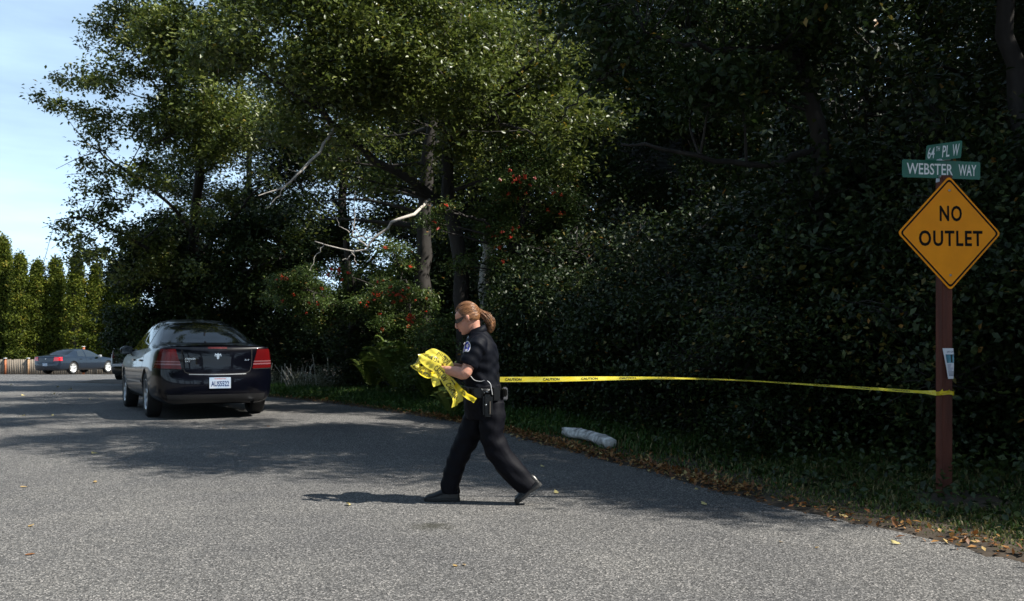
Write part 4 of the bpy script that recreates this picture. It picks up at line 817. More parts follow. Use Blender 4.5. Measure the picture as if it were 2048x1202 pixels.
def ff(z, f): return 4.82 + .06 * (1 - f * f) + (.05 if z < .62 else 0)
near = Car('parked_sedan', st, rg_, 1.5, fr, ff, NAVY, 'dark navy sedan seen from behind, parked on the road at the left', 'car', (1.05, 3.80), .335, .375, .79)
for sg in (1, -1):
    for ax in (1.05, 3.80): near.wheel(ax, sg)
    near.patch('side_window', TINT, [(2.14, .985), (3.32, .965), (2.86, 1.365), (2.14, 1.415)], 'side', sgn=sg)
    near.patch('side_window', TINT, [(1.22, 1.02), (2.07, .988), (2.07, 1.415), (1.56, 1.385)], 'side', sgn=sg)
    for ln in ([(2.11, .985), (2.11, .6), (2.12, .30)], [(3.30, .95), (3.33, .6), (3.28, .30)], [(1.10, 1.0), (1.30, .85), (1.46, .62), (1.50, .30)], [(1.5, .30), (2.4, .285), (3.28, .30)]): near.line('door_seam', ln, .008, SEAM, sgn=sg)
    for x in (1.52, 2.42): 
        h = near.hit((x, sg * 2.5, .83), (0, -sg, 0), .015); bev_box('door_handle', (.19, .03, .03), NAVY, near.root, tuple(h), .01)
    near.line('side_moulding', [(1.52, .515), (3.26, .50)], .028, SILV, sgn=sg, off=.008)
    near.line('sill_trim', [(1.5, .275), (3.3, .27)], .02, PLS, sgn=sg, off=.006)
    A = empty('door_mirror', (3.16, sg * .93, .985)); A.parent = near.root
    bm = bmesh.new(); bmesh.ops.create_uvsphere(bm, u_segments=16, v_segments=10, radius=1); me = bpy.data.meshes.new('mirror_shell'); bm.to_mesh(me); bm.free(); mo = link('mirror_shell', me, NAVY, A, smooth=True); mo.scale = (.07, .11, .075); bev_box('mirror_arm', (.05, .12, .03), NAVY, A, (0, -sg * .08, -.05), .008)
    bev_box('mirror_glass', (.004, .17, .11), GLASSC, A, (-.066, 0, 0), .001)
    # tail lamps: wrap from the rear round the corner
    tl = near.patch('tail_light', REDL, [(sg * .52, .72), (sg * .875, .735), (sg * .80, 1.005), (sg * .60, 1.005)], 'rear', .006, 16, 10)
    near.patch('reversing_lens', CLRL, [(sg * .53, .775), (sg * .868, .783), (sg * .864, .803), (sg * .535, .797)], 'rear', .009, 16, 3, tl)
    near.patch('reversing_lens', CLRL, [(sg * .54, .815), (sg * .86, .822), (sg * .856, .838), (sg * .545, .833)], 'rear', .009, 16, 3, tl)
    near.line('bumper_seam', [(sg * .53, .715), (sg * .80, .722), (sg * .885, .72)], .010, SEAM, 'rear')
near.patch('rear_window', TINT, [(-.70, 1.095), (.70, 1.095), (.54, 1.385), (-.54, 1.385)], 'rear', .004, 22, 12, bow=.03)
near.patch('windscreen', GLASSC, [(-.72, 1.06), (.72, 1.06), (.55, 1.38), (-.55, 1.38)], 'front', .004, 22, 12, bow=.03)
near.line('boot_seam', [(-.515, 1.0), (-.50, .74), (-.40, .655), (0, .65), (.40, .655), (.50, .74), (.515, 1.0)], .012, SEAM, 'rear', n=60)
near.line('bumper_trim', [(-.42, .645), (0, .638), (.42, .645)], .012, SILV, 'rear', off=.004)
near.line('spoiler_lip', [(-.66, 1.045), (0, 1.062), (.66, 1.045)], .02, NAVY, 'rear', off=.012)
near.patch('brake_light', REDL, [(-.14, 1.005), (.14, 1.005), (.14, 1.03), (-.14, 1.03)], 'rear', .006, 8, 3)
near.patch('lower_bumper', PLS, [(-.70, .24), (.70, .24), (.72, .36), (-.72, .36)], 'rear', .006, 16, 5)
hp = near.hit((-3, 0, .52), (1, 0, 0), .012); pl = bev_box('licence_plate', (.005, .315, .158), PLATEM, near.root, (hp.x, -.02, .52), .002)
near_txt = lambda txt, h_, w_, y_, z_, m_, par, x_, b_=.02: text_part('lettering', txt, h_, m_, par, (x_, y_, z_), b_, w_, 1.0, (R(90), 0, R(-90)))
near_txt('AUS5522', .078, .265, 0, -.012, PLBL, pl, -.0035, .03); near_txt('WASHINGTON', .016, .17, 0, .06, M('plate_red', (.35, .03, .03), .5), pl, -.0035)
for (txt, y_, z_, w_) in (('AVENGER', .40, .865, .16), ('SXT', .435, .83, .075), ('R/T', -.44, .845, .07)):
    h = near.hit((-3, y_, z_), (1, 0, 0), .008); near_txt(txt, .022, w_, y_, z_, CHR, near.root, h.x)
h = near.hit((-3, 0, .90), (1, 0, 0), .006)
ep = [(0, .045), (.018, .03), (.042, .04), (.05, .01), (.036, -.008), (.04, .018), (.022, .012), (.016, -.03), (0, -.045)]; ep = ep + [(-a, b) for a, b in ep[-2:0:-1]]
em = link('emblem', py_mesh('emblem', [(h.x, a, .90 + b) for a, b in ep], [list(range(len(ep)))]), CHR, near.root)
V, Q = tubes([(np.array([[.12, -.5, .26], [-.02, -.5, .25]]), np.array([.032, .032]), 12)]); link('exhaust_pipe', np_mesh('exhaust_pipe', V, Q), CHR, near.root, smooth=True)
V, Q = tubes([(np.array([[2.1, 0, 1.495], [1.98, 0, 1.60]]), np.array([.004, .002]), 5)]); link('aerial', np_mesh('aerial', V, Q), PLS, near.root)
near.patch('underside_shadow_pan', PLS, [(.3, -.7), (4.5, -.7), (4.5, .7), (.3, .7)], 'top', -.6, 3, 3) if False else None
HD = R(90 + 29)
nl = G(305, 833)                                   # rear-left contact
def place_by(car, lx, ly, target, ang): c, s_ = math.cos(ang), math.sin(ang); car.place(target.x - (lx * c - ly * s_), target.y - (lx * s_ + ly * c), ang)
near.root.scale = (1.03, 1.03, 1.085); place_by(near, 1.05 * 1.03, .79 * 1.03, nl, HD)

# far blue sedan in the sun
st2 = [.10, .22, .50, .70, 1.05, 1.40, 1.75, 2.2, 2.7, 3.1, 3.5, 3.75, 4.2, 4.65, 4.9, 5.0]
hw2 = [.84, .90, .935, .94, .945, .945, .945, .945, .945, .945, .945, .945, .935, .91, .86, .78]
dk2 = [1.04, 1.045, 1.05, 1.05, 1, 1, 1, 1, 1, 1, 1.03, 1.01, .97, .92, .84, .72]; bl2 = [1.0, 1.01, 1.02, 1.02, 1.01, 1.0, .985, .97, .965, .96, .955, .95, .92, .87, .80, .68]
rf2 = [0, 0, 0, 1.10, 1.27, 1.40, 1.455, 1.48, 1.46, 1.37, 1.16, 0, 0, 0, 0, 0]; g2_ = [0, 0, 0, .3, .8, 1, 1, 1, 1, .9, .5, 0, 0, 0, 0, 0]
far = Car('distant_sedan', st2, sedan_rings(st2, hw2, dk2, bl2, rf2, .70, g2_), 1.48, fr, lambda z, f: 5.0 + .05 * (1 - f * f), BLUE, 'slate blue sedan in full sun in front of the plank fence, far left', 'car', (1.15, 4.15), .36, .40, .81)
SHN = M('bright_wheel', (.72, .72, .70), .35, metal=.4)
for sg in (1, -1):
    for ax in (1.15, 4.15): far.wheel(ax, sg, 5, SHN, .25, True)
    far.patch('side_window', GLASSC, [(2.24, .995), (3.40, .975), (2.95, 1.345), (2.30, 1.395)], 'side', sgn=sg)
    far.patch('side_window', GLASSC, [(1.55, 1.02), (2.15, .998), (2.20, 1.395), (1.72, 1.33)], 'side', sgn=sg)
    for ln in ([(2.2, .985), (2.2, .6), (2.22, .30)], [(3.4, .96), (3.43, .6), (3.38, .30)], [(1.42, 1.0), (1.5, .8), (1.66, .55), (1.68, .30)]): far.line('door_seam', ln, .012, SEAM, sgn=sg)
    far.patch('tail_light', M('bright_red_lens', (.62, .01, .02), .2, coat=1.0), [(sg * .50, .76), (sg * .90, .78), (sg * .87, .975), (sg * .54, .975)], 'rear', .014, 24, 8)
    for x in (1.75, 2.6): h = far.hit((x, sg * 2.5, .86), (0, -sg, 0), .015); bev_box('door_handle', (.2, .03, .035), BLUE, far.root, tuple(h), .01)
    mo = bev_box('door_mirror', (.12, .22, .15), SHN, far.root, (3.25, sg * 1.03, 1.03), .04)
far.patch('rear_window', TINT, [(-.72, 1.09), (.72, 1.09), (.56, 1.37), (-.56, 1.37)], 'rear', .004, 20, 10, bow=.03)
far.patch('windscreen', GLASSC, [(-.72, 1.06), (.72, 1.06), (.56, 1.36), (-.56, 1.36)], 'front', .004, 20, 10, bow=.03)
far.line('boot_seam', [(-.49, .99), (-.48, .62), (0, .60), (.48, .62), (.49, .99)], .014, SEAM, 'rear', n=50)
hp = far.hit((-3, 0, .56), (1, 0, 0), .01); bev_box('licence_plate', (.005, .31, .155), PLATEM, far.root, (hp.x, 0, .56), .002)
h = far.hit((-3, 0, .88), (1, 0, 0), .01); bev_box('badge', (.006, .08, .05), CHR, far.root, tuple(h), .002)
fa = R(76); Yf = 53.0
place_by(far, 1.15, -.81, Vector(((144 - 1024) / F * Yf, Yf, 0)), fa)

# dark suv between them
st3 = [.06, .16, .45, 1.0, 1.6, 2.3, 2.9, 3.3, 3.6, 4.0, 4.45, 4.65, 4.75]
hw3 = [.86, .91, .925, .93, .93, .93, .93, .93, .93, .92, .90, .84, .74]
bl3 = [1.08, 1.10, 1.10, 1.10, 1.10, 1.09, 1.08, 1.07, 1.07, 1.05, 1.0, .93, .84]; rf3 = [1.66, 1.72, 1.78, 1.80, 1.80, 1.79, 1.72, 1.38, 0, 0, 0, 0, 0]; dk3 = [1, 1, 1, 1, 1, 1, 1, 1, 1.14, 1.11, 1.05, .98, .88]; g3 = [1, 1, 1, 1, 1, 1, .95, .5, 0, 0, 0, 0, 0]
suv = Car('parked_suv', st3, sedan_rings(st3, hw3, dk3, bl3, rf3, .78, g3), 1.8, lambda z, f: .06 - .05 * (1 - f * f) - (.06 if z < .66 else 0), lambda z, f: 4.75 + .05 * (1 - f * f), BLACKP, 'black suv in shade beyond the near sedan, mostly hidden by it', 'suv', (1.0, 3.75), .37, .41, .80)
for sg in (1, -1):
    for ax in (1.0, 3.75): suv.wheel(ax, sg, 5, ALLOY, .24)
    suv.patch('side_window', TINT, [(2.25, 1.13), (3.2, 1.12), (2.95, 1.6), (2.25, 1.66)], 'side', sgn=sg); suv.patch('side_window', TINT, [(1.3, 1.14), (2.17, 1.13), (2.17, 1.66), (1.35, 1.67)], 'side', sgn=sg); suv.patch('side_window', TINT, [(.35, 1.15), (1.22, 1.14), (1.25, 1.66), (.5, 1.64)], 'side', sgn=sg)
    suv.patch('tail_light', REDL, [(sg * .74, .90), (sg * .88, .90), (sg * .86, 1.25), (sg * .76, 1.25)], 'rear', .006, 8, 10)
    mo = bev_box('door_mirror', (.14, .22, .18), BLACKP, suv.root, (3.05, sg * 1.04, 1.18), .04)
suv.patch('rear_window', TINT, [(-.70, 1.15), (.70, 1.15), (.62, 1.60), (-.62, 1.60)], 'rear', .004, 20, 10)
suv.patch('windscreen', GLASSC, [(-.72, 1.2), (.72, 1.2), (.62, 1.66), (-.62, 1.66)], 'front', .004, 20, 10)
bev_box('rear_bumper', (.12, 1.70, .10), SILV, suv.root, (-.08, 0, .62), .03); hp = suv.hit((-3, 0, .75), (1, 0, 0), .01); bev_box('licence_plate', (.005, .31, .155), PLATEM, suv.root, (hp.x, 0, .82), .002)
for sg in (1, -1): bev_box('roof_rail', (1.9, .04, .04), CHR, suv.root, (1.5, sg * .64, 1.83), .01)
place_by(suv, 0, .85, Vector(((222 - 1024) / F * 36.6, 36.6, 0)), R(98))

# ------------------------------------------------------------------ the officer
YP = 7.2; MX = lambda px: (px - 1024) / 257.0; MZ = lambda py: CH - (py - HY) / 257.0
def pp(px, py, dy=0.0): return np.array([MX(px), YP + dy, MZ(py)])
SKIN = M('skin', (.55, .27, .19), .5, var=.06, vscale=30, spec=.35); SKIN.node_tree.nodes['Principled BSDF'].inputs['Subsurface Weight'].default_value = .12
SKIN.node_tree.nodes['Principled BSDF'].inputs['Subsurface Scale'].default_value = .01
SHIRTM = M('navy_shirt', (.0028, .0038, .0075), .62, spec=.12, var=.12, vscale=14, bump=.25, bscale=18); PANTM = M('navy_trousers', (.0028, .003, .0055), .64, spec=.12, var=.12, vscale=14, bump=.3, bscale=15)
LEA = M('black_leather', (.004, .004, .004), .32, spec=.4, bump=.1, bscale=80); HAIRM = M('hair', (.08, .030, .012), .38, col2=(.32, .155, .065), vscale=16, stretch=(1, 6, 6)); HAIRM.node_tree.nodes['Principled BSDF'].inputs['Specular IOR Level'].default_value = .6
LIPM = M('lips', (.45, .14, .12), .45); LENS = M('sunglass', (.004, .004, .004), .06, spec=.9); SOLE = M('sole', (.01, .01, .01), .7)
def loft(path, rad, n=20, sub=None, ref=(0, 1, 0), cap=True):
    """path centres, rad [(r along ref, r across)] -> verts, faces (closed)"""
    path = np.asarray(path, float); rad = np.asarray(rad, float)
    if sub: full = smooth_path(np.hstack([path, rad]), sub); path, rad = full[:, :3], np.abs(full[:, 3:])
    t = norm(np.gradient(path, axis=0)); ref = np.array(ref, float); u = norm(ref - t * (t @ ref)[:, None]); v = np.cross(t, u); a = np.arange(n) / n * 2 * np.pi
    V = (path[:, None] + u[:, None] * rad[:, None, :1] * np.cos(a)[None, :, None] + v[:, None] * rad[:, None, 1:] * np.sin(a)[None, :, None]).reshape(-1, 3); m = len(path)
    Fc = [(i * n + j, i * n + (j + 1) % n, (i + 1) * n + (j + 1) % n, (i + 1) * n + j) for i in range(m - 1) for j in range(n)]
    if cap: Fc += [tuple(range(n))[::-1], tuple(range((m - 1) * n, m * n))]
    return V, Fc
def fuse(name, parts, mat, parent, voxel=.006, smooth=4, disp=0, dsc=14, seed=0, keep=None):
    V, Fc, o = [], [], 0
    for v, f in parts: V.append(v); Fc += [tuple(i + o for i in q) for q in f]; o += len(v)
    me = py_mesh(name, np.concatenate(V), Fc); bm = bmesh.new(); bm.from_mesh(me); bmesh.ops.recalc_face_normals(bm, faces=bm.faces); bm.to_mesh(me); bm.free()
    ob = link(name, me, mat, None); m = ob.modifiers.new('r', 'REMESH'); m.mode = 'VOXEL'; m.voxel_size = voxel; sm = ob.modifiers.new('s', 'SMOOTH'); sm.iterations = smooth; sm.factor = .5
    me2 = evalmesh(ob, name); ob.modifiers.clear(); ob.data = me2; 
    n = len(me2.vertices); co = np.empty(n * 3, np.float32); me2.vertices.foreach_get('co', co); co = co.reshape(-1, 3)
    if disp:
        no = np.empty(n * 3, np.float32); me2.vertices.foreach_get('normal', no); no = no.reshape(-1, 3); x, y, z = (co * dsc).T
        w = np.sin(x * 1.7 + 2.1 * np.sin(z * 1.3 + seed) + y) * np.sin(z * 2.3 + 1.7 * np.sin(x * 1.9) + seed) + .5 * np.sin(z * 5.1 + x * 2.7 + 2 * np.sin(y * 3)); co = co + no * (w * disp)[:, None]; me2.vertices.foreach_set('co', co.ravel().astype(np.float32))
    me2.polygons.foreach_set('use_smooth', [True] * len(me2.polygons)); me2.update()
    if keep is not None:
        bm = bmesh.new(); bm.from_mesh(me2); bmesh.ops.delete(bm, geom=[v for v in bm.verts if not keep(v.co)], context='VERTS'); bm.to_mesh(me2); bm.free()
    ob.parent = parent; ob.matrix_parent_inverse = parent.matrix_world.inverted(); return ob
off_ = empty('person', (MX(965), YP, 0), label='walking officer in black short-sleeved uniform and sunglasses, ponytail, gathering yellow tape', cat='person'); bpy.context.view_layer.update()
# head (local: faces -x, chin at h=0), tilted forward
HS = 1.03; TL = R(24); HC = pp(929.5, 669.5)      # chin pivot area
def hd(x, y, h):
    x, y, h = x * HS, y * HS, h * HS; c, s_ = math.cos(TL), math.sin(TL); return np.array([HC[0] + (x * c + h * -s_) + .078, HC[1] + y, HC[2] + (-x * -s_ * 1 + h * c) + .028]) if False else np.array([HC[0] + (x + .07) * c - h * s_, HC[1] + y, HC[2] + (x + .07) * s_ * -(-1) + h * c])
prof_h = [(.000, -.070, -.020, .020), (.010, -.080, .000, .034), (.028, -.084, .020, .046), (.045, -.082, .040, .054), (.062, -.086, .062, .060), (.085, -.083, .080, .065), (.105, -.077, .090, .069), (.118, -.075, .095, .0715), (.134, -.084, .098, .073), (.152, -.080, .096, .072), (.170, -.070, .090, .068), (.185, -.052, .078, .058), (.197, -.030, .056, .042), (.204, -.005, .030, .022)]
hp_ = smooth_path([(a, b, c) for a, b, c, d in prof_h], 40); hw_ = smooth_path([(d, 0, 0) for a, b, c, d in prof_h], 40)[:, 0]; Vh = []
for (h_, xf, xb), w_ in zip(hp_, hw_):
    for k in range(28):
        t = k / 28 * 2 * np.pi; cx = (xf + xb) / 2; e = .86; x = cx - (xb - xf) / 2 * np.sign(math.cos(t)) * abs(math.cos(t)) ** e; y = w_ * np.sign(math.sin(t)) * abs(math.sin(t)) ** e; Vh.append(hd(x, y, h_))
Fh = [(i * 28 + j, i * 28 + (j + 1) % 28, (i + 1) * 28 + (j + 1) % 28, (i + 1) * 28 + j) for i in range(39) for j in range(28)] + [tuple(range(28))[::-1], tuple(range(39 * 28, 40 * 28))]
nose = loft([hd(-.076, 0, .122), hd(-.088, 0, .104), hd(-.100, 0, .084), hd(-.102, 0, .074), hd(-.085, 0, .066)], [(.007, .008), (.009, .011), (.012, .012), (.013, .010), (.008, .006)], 12, 12)
lipu = loft([hd(-.082, -.018, .050), hd(-.090, 0, .052), hd(-.082, .018, .050)], [(.004, .004), (.006, .006), (.004, .004)], 10, 8, ref=(0, 0, 1)); lipl = loft([hd(-.080, -.016, .041), hd(-.088, 0, .040), hd(-.080, .016, .041)], [(.004, .004), (.006, .006), (.004, .004)], 10, 8, ref=(0, 0, 1))
chin = loft([hd(-.075, -.008, .012), hd(-.079, 0, .014), hd(-.075, .008, .012)], [(.011, .010)] * 3, 12, 8, ref=(0, 0, 1))
parts = [(np.array(Vh), Fh), nose, lipu, lipl, chin]
for sg in (-1, 1):                                 # ears
    parts.append(loft([hd(.006, sg * .070, .078), hd(.004, sg * .078, .092), hd(.008, sg * .082, .112), hd(.016, sg * .080, .124)], [(.005, .008), (.006, .013), (.006, .016), (.004, .010)], 12, 10))
parts.append(loft([hd(.035, 0, .070), pp(949, 655), pp(953, 664), pp(957, 676), pp(957, 690)], [(.048, .055), (.050, .052), (.052, .054), (.062, .058), (.07, .06)], 20, 14))
# torso core, hips and legs under the clothes
parts.append(loft([pp(957, 682), pp(960, 700), pp(962, 725), pp(964, 755), pp(968, 785), pp(969, 812)], [(.10, .075), (.15, .105), (.135, .105), (.118, .095), (.145, .115), (.13, .11)], 26, 20))
HL = [pp(984, 815, -.075), pp(988, 850, -.08), pp(1001, 903, -.085), pp(1032, 948, -.09), pp(1060, 978, -.09)]; HR = [pp(957, 815, .075), pp(943, 862, .08), pp(916, 920, .08), pp(902, 962, .08), pp(898, 990, .08)]
parts.append(loft(HL, [(.07, .07), (.06, .06), (.052, .055), (.048, .052), (.036, .04)], 18, 20)); parts.append(loft(HR, [(.07, .07), (.06, .06), (.052, .055), (.048, .052), (.036, .04)], 18, 20))
AL = dict(sh=pp(958, 690, -.165), el=pp(931, 744.5, -.215), wr=pp(882, 738, -.10), ha=pp(866, 737, -.055)); AR = dict(sh=pp(953, 690, .165), el=pp(926, 742, .20), wr=pp(876, 729, .085), ha=pp(860, 728, .035))
for A_ in (AL, AR):
    sh, el, wr_, ha = (A_[k] for k in ('sh', 'el', 'wr', 'ha'))
    parts.append(loft([sh, sh * .5 + el * .5, el + (el - wr_) * .04, el * .72 + wr_ * .28, wr_ * .8 + el * .2, wr_, wr_ * .5 + ha * .5], [(.050, .052), (.045, .047), (.041, .045), (.040, .044), (.028, .031), (.023, .027), (.02, .03)], 18, 26))
fingers = []
for A_, sg in ((AL, -1), (AR, 1)):                 # palm, four fingers closing on the tape, thumb on top
    wr_, ha = A_['wr'], A_['ha']; d = norm(ha - wr_); up = norm(np.array([0, 0, 1.]) - d * d[2]); sd2 = norm(np.cross(up, d)) * 1.0; inn = sd2 if np.dot(sd2, [0, -sg, 0]) > 0 else -sd2
    palm0 = wr_ + d * .01; palm1 = wr_ + d * .085
    parts.append(loft([wr_, palm0 + d * .02, (palm0 + palm1) / 2, palm1], [(.026, .018), (.036, .016), (.041, .016), (.038, .012)], 16, 10, ref=up))
    for k, (oz, ln_) in enumerate(((.029, .072), (.010, .080), (-.010, .074), (-.028, .058))):
        b_ = palm1 - d * .012 + up * oz; c1 = b_ + d * ln_ * .45 + inn * .010; c2 = c1 + d * ln_ * .12 + inn * ln_ * .36 - up * .002; c3 = c2 - d * ln_ * .20 + inn * ln_ * .16
        fingers.append(loft([b_, c1, c2, c3], [(.0092, .0095), (.0088, .009), (.0082, .0082), (.0062, .0062)], 10, 12, ref=up)); 
    b_ = palm0 + d * .022 + up * .028 + inn * .006; fingers.append(loft([b_, b_ + d * .028 + up * .016 + inn * .014, b_ + d * .055 + up * .014 + inn * .028], [(.012, .012), (.010, .010), (.007, .007)], 10, 10, ref=(0, 1, 0)))
body = fuse('body', parts + fingers, SKIN, off_, .0042, 2)
link('lips', np_mesh('lips', np.vstack([lipu[0], lipl[0]]) + np.array([-.0012, 0, 0]), np.array([f for f in lipu[1] if len(f) == 4] + [tuple(i + len(lipu[0]) for i in f) for f in lipl[1] if len(f) == 4])), LIPM, None, smooth=True)
def attach(o): o.parent = off_; o.matrix_parent_inverse = off_.matrix_world.inverted(); return o
attach(bpy.data.objects['lips'])
# shirt
def sleeve(A_):
    sh, el = A_['sh'], A_['el']; e = sh * .26 + el * .74
    return loft([sh + (.0, 0, .03) - (sh - [sh[0], YP, sh[2]]) * .35, sh, sh * .62 + e * .38, e], [(.055, .055), (.066, .070), (.066, .070), (.064, .072)], 22, 18)
sp_ = [loft([pp(955.5, 662), pp(957, 676), pp(960, 700), pp(961, 728), pp(963, 752), pp(965, 768), pp(967, 780)], [(.066, .062), (.135, .098), (.165, .137), (.152, .143), (.142, .140), (.144, .138), (.148, .140)], 30, 30), sleeve(AL), sleeve(AR)]
zc_ = MZ(779)
shirt = fuse('shirt', sp_, SHIRTM, off_, .0058, 5, .0042, 15, 1.0)
COLM = SHIRTM
cv = []
for k in range(25):
    t = R(-165 + 330 * k / 24); dx, dy = math.cos(t), math.sin(t); cx = MX(955.5); up_ = MZ(655) + dx * .026
    cv.append([(cx + dx * .058, YP + dy * .060, up_ - .002), (cx + dx * .064, YP + dy * .066, up_), (cx + dx * .078, YP + dy * .088, up_ - .045), (cx + dx * .074, YP + dy * .082, up_ - .052)])
attach(grid_mesh('collar', cv, SHIRTM, None))
# trousers
def leg(HP, r): return loft(HP, r, 22, 26)
LL = [pp(984, 805, -.06), pp(985, 835, -.078), pp(984, 868, -.082), pp(1000, 906, -.085), pp(1030, 944, -.09), pp(1059, 972, -.09)]; LR = [pp(957, 805, .06), pp(950, 840, .078), pp(935, 875, .08), pp(914, 921, .08), pp(901, 962, .08), pp(899, 990, .08)]
pv = [loft([pp(966, 770), pp(967, 790), pp(968, 815), pp(968, 838)], [(.148, .138), (.160, .150), (.168, .160), (.155, .135)], 30, 14), leg(LL, [(.10, .10), (.105, .105), (.10, .092), (.088, .096), (.082, .092), (.078, .088)]), leg(LR, [(.10, .10), (.10, .100), (.092, .095), (.078, .082), (.074, .076), (.072, .076)])]
trs = fuse('trousers', pv, PANTM, off_, .0062, 5, .0042, 12, 2.0)
# belt and gear
bp_ = lambda t, rr, z_: (MX(966.5) + math.cos(t) * .148 * rr, YP + math.sin(t) * .158 * rr, MZ(782) + z_ + math.cos(t) * -.012)
A = [[bp_(t, rr, z_) for rr, z_ in ((.98, -.028), (1.03, -.028), (1.035, .028), (.98, .028))] for t in np.linspace(0, 2 * np.pi, 49)]; attach(grid_mesh('belt', A, LEA, None))
def gear(name, size, t, z_, mat=LEA, rr=1.14, bev=.008, tilt=0, ry=0):
    x, y, z = bp_(t, rr, z_); o = bev_box(name, size, mat, None, (x, y, z), bev, (0, ry, t + tilt)); return attach(o)
gear('radio_holder', (.045, .07, .10), R(-55), -.01); gear('pouch', (.045, .065, .075), R(-100), -.01); gear('pouch', (.04, .06, .07), R(-140), -.01); gear('pouch', (.04, .07, .06), R(-20), .0); gear('pouch', (.04, .06, .10), R(8), -.01, M('grey_pouch', (.10, .10, .11), .6)); gear('pouch', (.045, .09, .11), R(100), -.03)
hl = gear('holster', (.055, .075, .17), R(-78), -.10, rr=1.22, bev=.016)
V, Q = tubes([(np.array([pp(974, 806, -.235), pp(974, 806, -.243), pp(974, 806, -.246)]), np.array([.008, .008, .002]), 12)]); attach(link('snap', np_mesh('snap', V, Q), CHR)); 
attach(bev_box('strap', (.008, .02, .10), M('strap_tan', (.16, .13, .10), .5), None, tuple(pp(981.5, 812, -.225)), .003))
for px_, py_, s_ in ((966, 777, .012), (976, 781, .02), (970, 783, .01), (985, 777, .009)): attach(bev_box('buckle', (s_, .008, .006), CHR, None, tuple(pp(px_, py_, -.205)), .002, (0, R(18), 0)))
V, Q = tubes([(smooth_path([pp(943, 751, -.16), pp(951, 759, -.175), pp(963, 761, -.19), pp(970, 759, -.2)], 16), np.full(16, .0032), 7), (smooth_path([pp(976, 760, -.2), pp(982, 766, -.2), pp(984, 776, -.21), pp(986, 787, -.21)], 14), np.full(14, .0032), 7)]); attach(link('radio_cord', np_mesh('radio_cord', V, Q), M('cord_grey', (.45, .45, .46), .3), smooth=True))
# shoulder patch on the near sleeve
bpy.context.view_layer.update(); sb = BVHTree.FromPolygons([v.co for v in shirt.data.vertices], [p_.vertices for p_ in shirt.data.polygons])
PBL = M('patch_blue', (.012, .02, .42), .6); PWH = M('patch_white', (.75, .72, .72), .6); PYL = M('patch_tan', (.6, .42, .25), .6)
def shp(name, pts, mat, off, par=None):            # outline in photo px projected on the sleeve
    c = np.mean(pts, axis=0); V = []; n = 28; rings = 6; P3 = smooth_path([(a, b, 0) for a, b in list(pts) + [pts[0]]], n)[:-1, :2]; n = len(P3)
    for k in range(1, rings + 1):
        for q in P3:
            a, b = c + (q - c) * k / rings; w = pp(a, b, -.6); h, nn, _, _ = sb.ray_cast(Vector(w), Vector((0, 1, 0)))
            V.append(tuple(h + Vector((0, -off, 0))) if h is not None else tuple(pp(a, b, -.2)))
    Fc = [tuple(range(n))] + [(k * n + j, k * n + (j + 1) % n, (k + 1) * n + (j + 1) % n, (k + 1) * n + j) for k in range(rings - 1) for j in range(n)]
    return attach(link(name, py_mesh(name, V, Fc), mat, smooth=True))
# shirt mesh data are in world space (parent inverse), so rays use photo coordinates directly
pt = np.array([(937, 682), (942.5, 687), (943.5, 695), (940, 703), (932, 703), (925, 706), (928, 699), (929, 691), (932, 684)])
shp('shoulder_patch', pt, PWH, .003); cpt = pt.mean(0); shp('patch_field', cpt + (pt - cpt) * [.80, .82] + [0.2, -.6], PBL, .0048)
shp('patch_mark', np.array([(934, 689), (938, 688), (939, 693), (936, 695), (933.5, 693)]), PWH, .0062); shp('patch_mark', np.array([(930, 699), (934, 697.5), (938, 699), (936, 701.5), (931, 701.5)]), PWH, .0062)
V, Q = tubes([(np.array([pp(938, 673, -.07), pp(937, 677, -.075)]), np.array([.004, .004]), 8)]); attach(link('collar_pin', np_mesh('collar_pin', V, Q), CHR))
V, Q = tubes([(np.array([pp(934, 674, -.05), pp(938, 678, -.13)]), np.array([.003, .003]), 8)])
# shoes
def shoe(toe, heel, y, roll, name='shoe'):
    d = norm(np.array(heel) - np.array(toe)); L_ = np.linalg.norm(np.array(heel) - np.array(toe)); u = np.array([-d[2], 0, d[0]]); u = u if u[2] > 0 else -u
    f = lambda s, h, e: np.array(toe) + d * s * L_ + u * h + np.array([0, e + y, 0]); r_ = empty(name, tuple(np.array(toe))); attach(r_); bpy.context.view_layer.update()
    rows = []
    for s, w_, h_ in ((0.0, .012, .022), (.03, .030, .040), (.12, .042, .052), (.25, .046, .060), (.40, .044, .078), (.55, .040, .100), (.68, .038, .120), (.82, .037, .128), (.95, .033, .120), (1.0, .016, .09)):
        rows.append([f(s, .018 + (h_ - .018) * max(0, math.sin(t)) ** .8, math.cos(t) * w_ * (1 if math.sin(t) < .6 else 1)) for t in np.linspace(0, np.pi, 15)])
    o = grid_mesh('upper', rows, LEA, None); o.parent = r_; o.matrix_parent_inverse = r_.matrix_world.inverted()
    rows = []
    for s, w_ in ((-.015, .008), (0.02, .030), (.12, .046), (.25, .050), (.40, .047), (.55, .042), (.75, .042), (.93, .040), (1.0, .030), (1.015, .008)):
        hb = 0 if (s < .5 or s > .66) else .008; rows.append([f(s, hb, -w_), f(s, .020, -w_), f(s, .024, -w_ * .96), f(s, .024, w_ * .96), f(s, .020, w_), f(s, hb, w_), f(s, hb, -w_)])
    o = grid_mesh('sole', rows, SOLE, None); o.parent = r_; o.matrix_parent_inverse = r_.matrix_world.inverted()
shoe((MX(847), YP, .004), (MX(918), YP, .004), .07, 0)
zt_ = .006; shoe((MX(1033), YP, zt_), (MX(1083), YP, MZ(965)), -.105, 0)
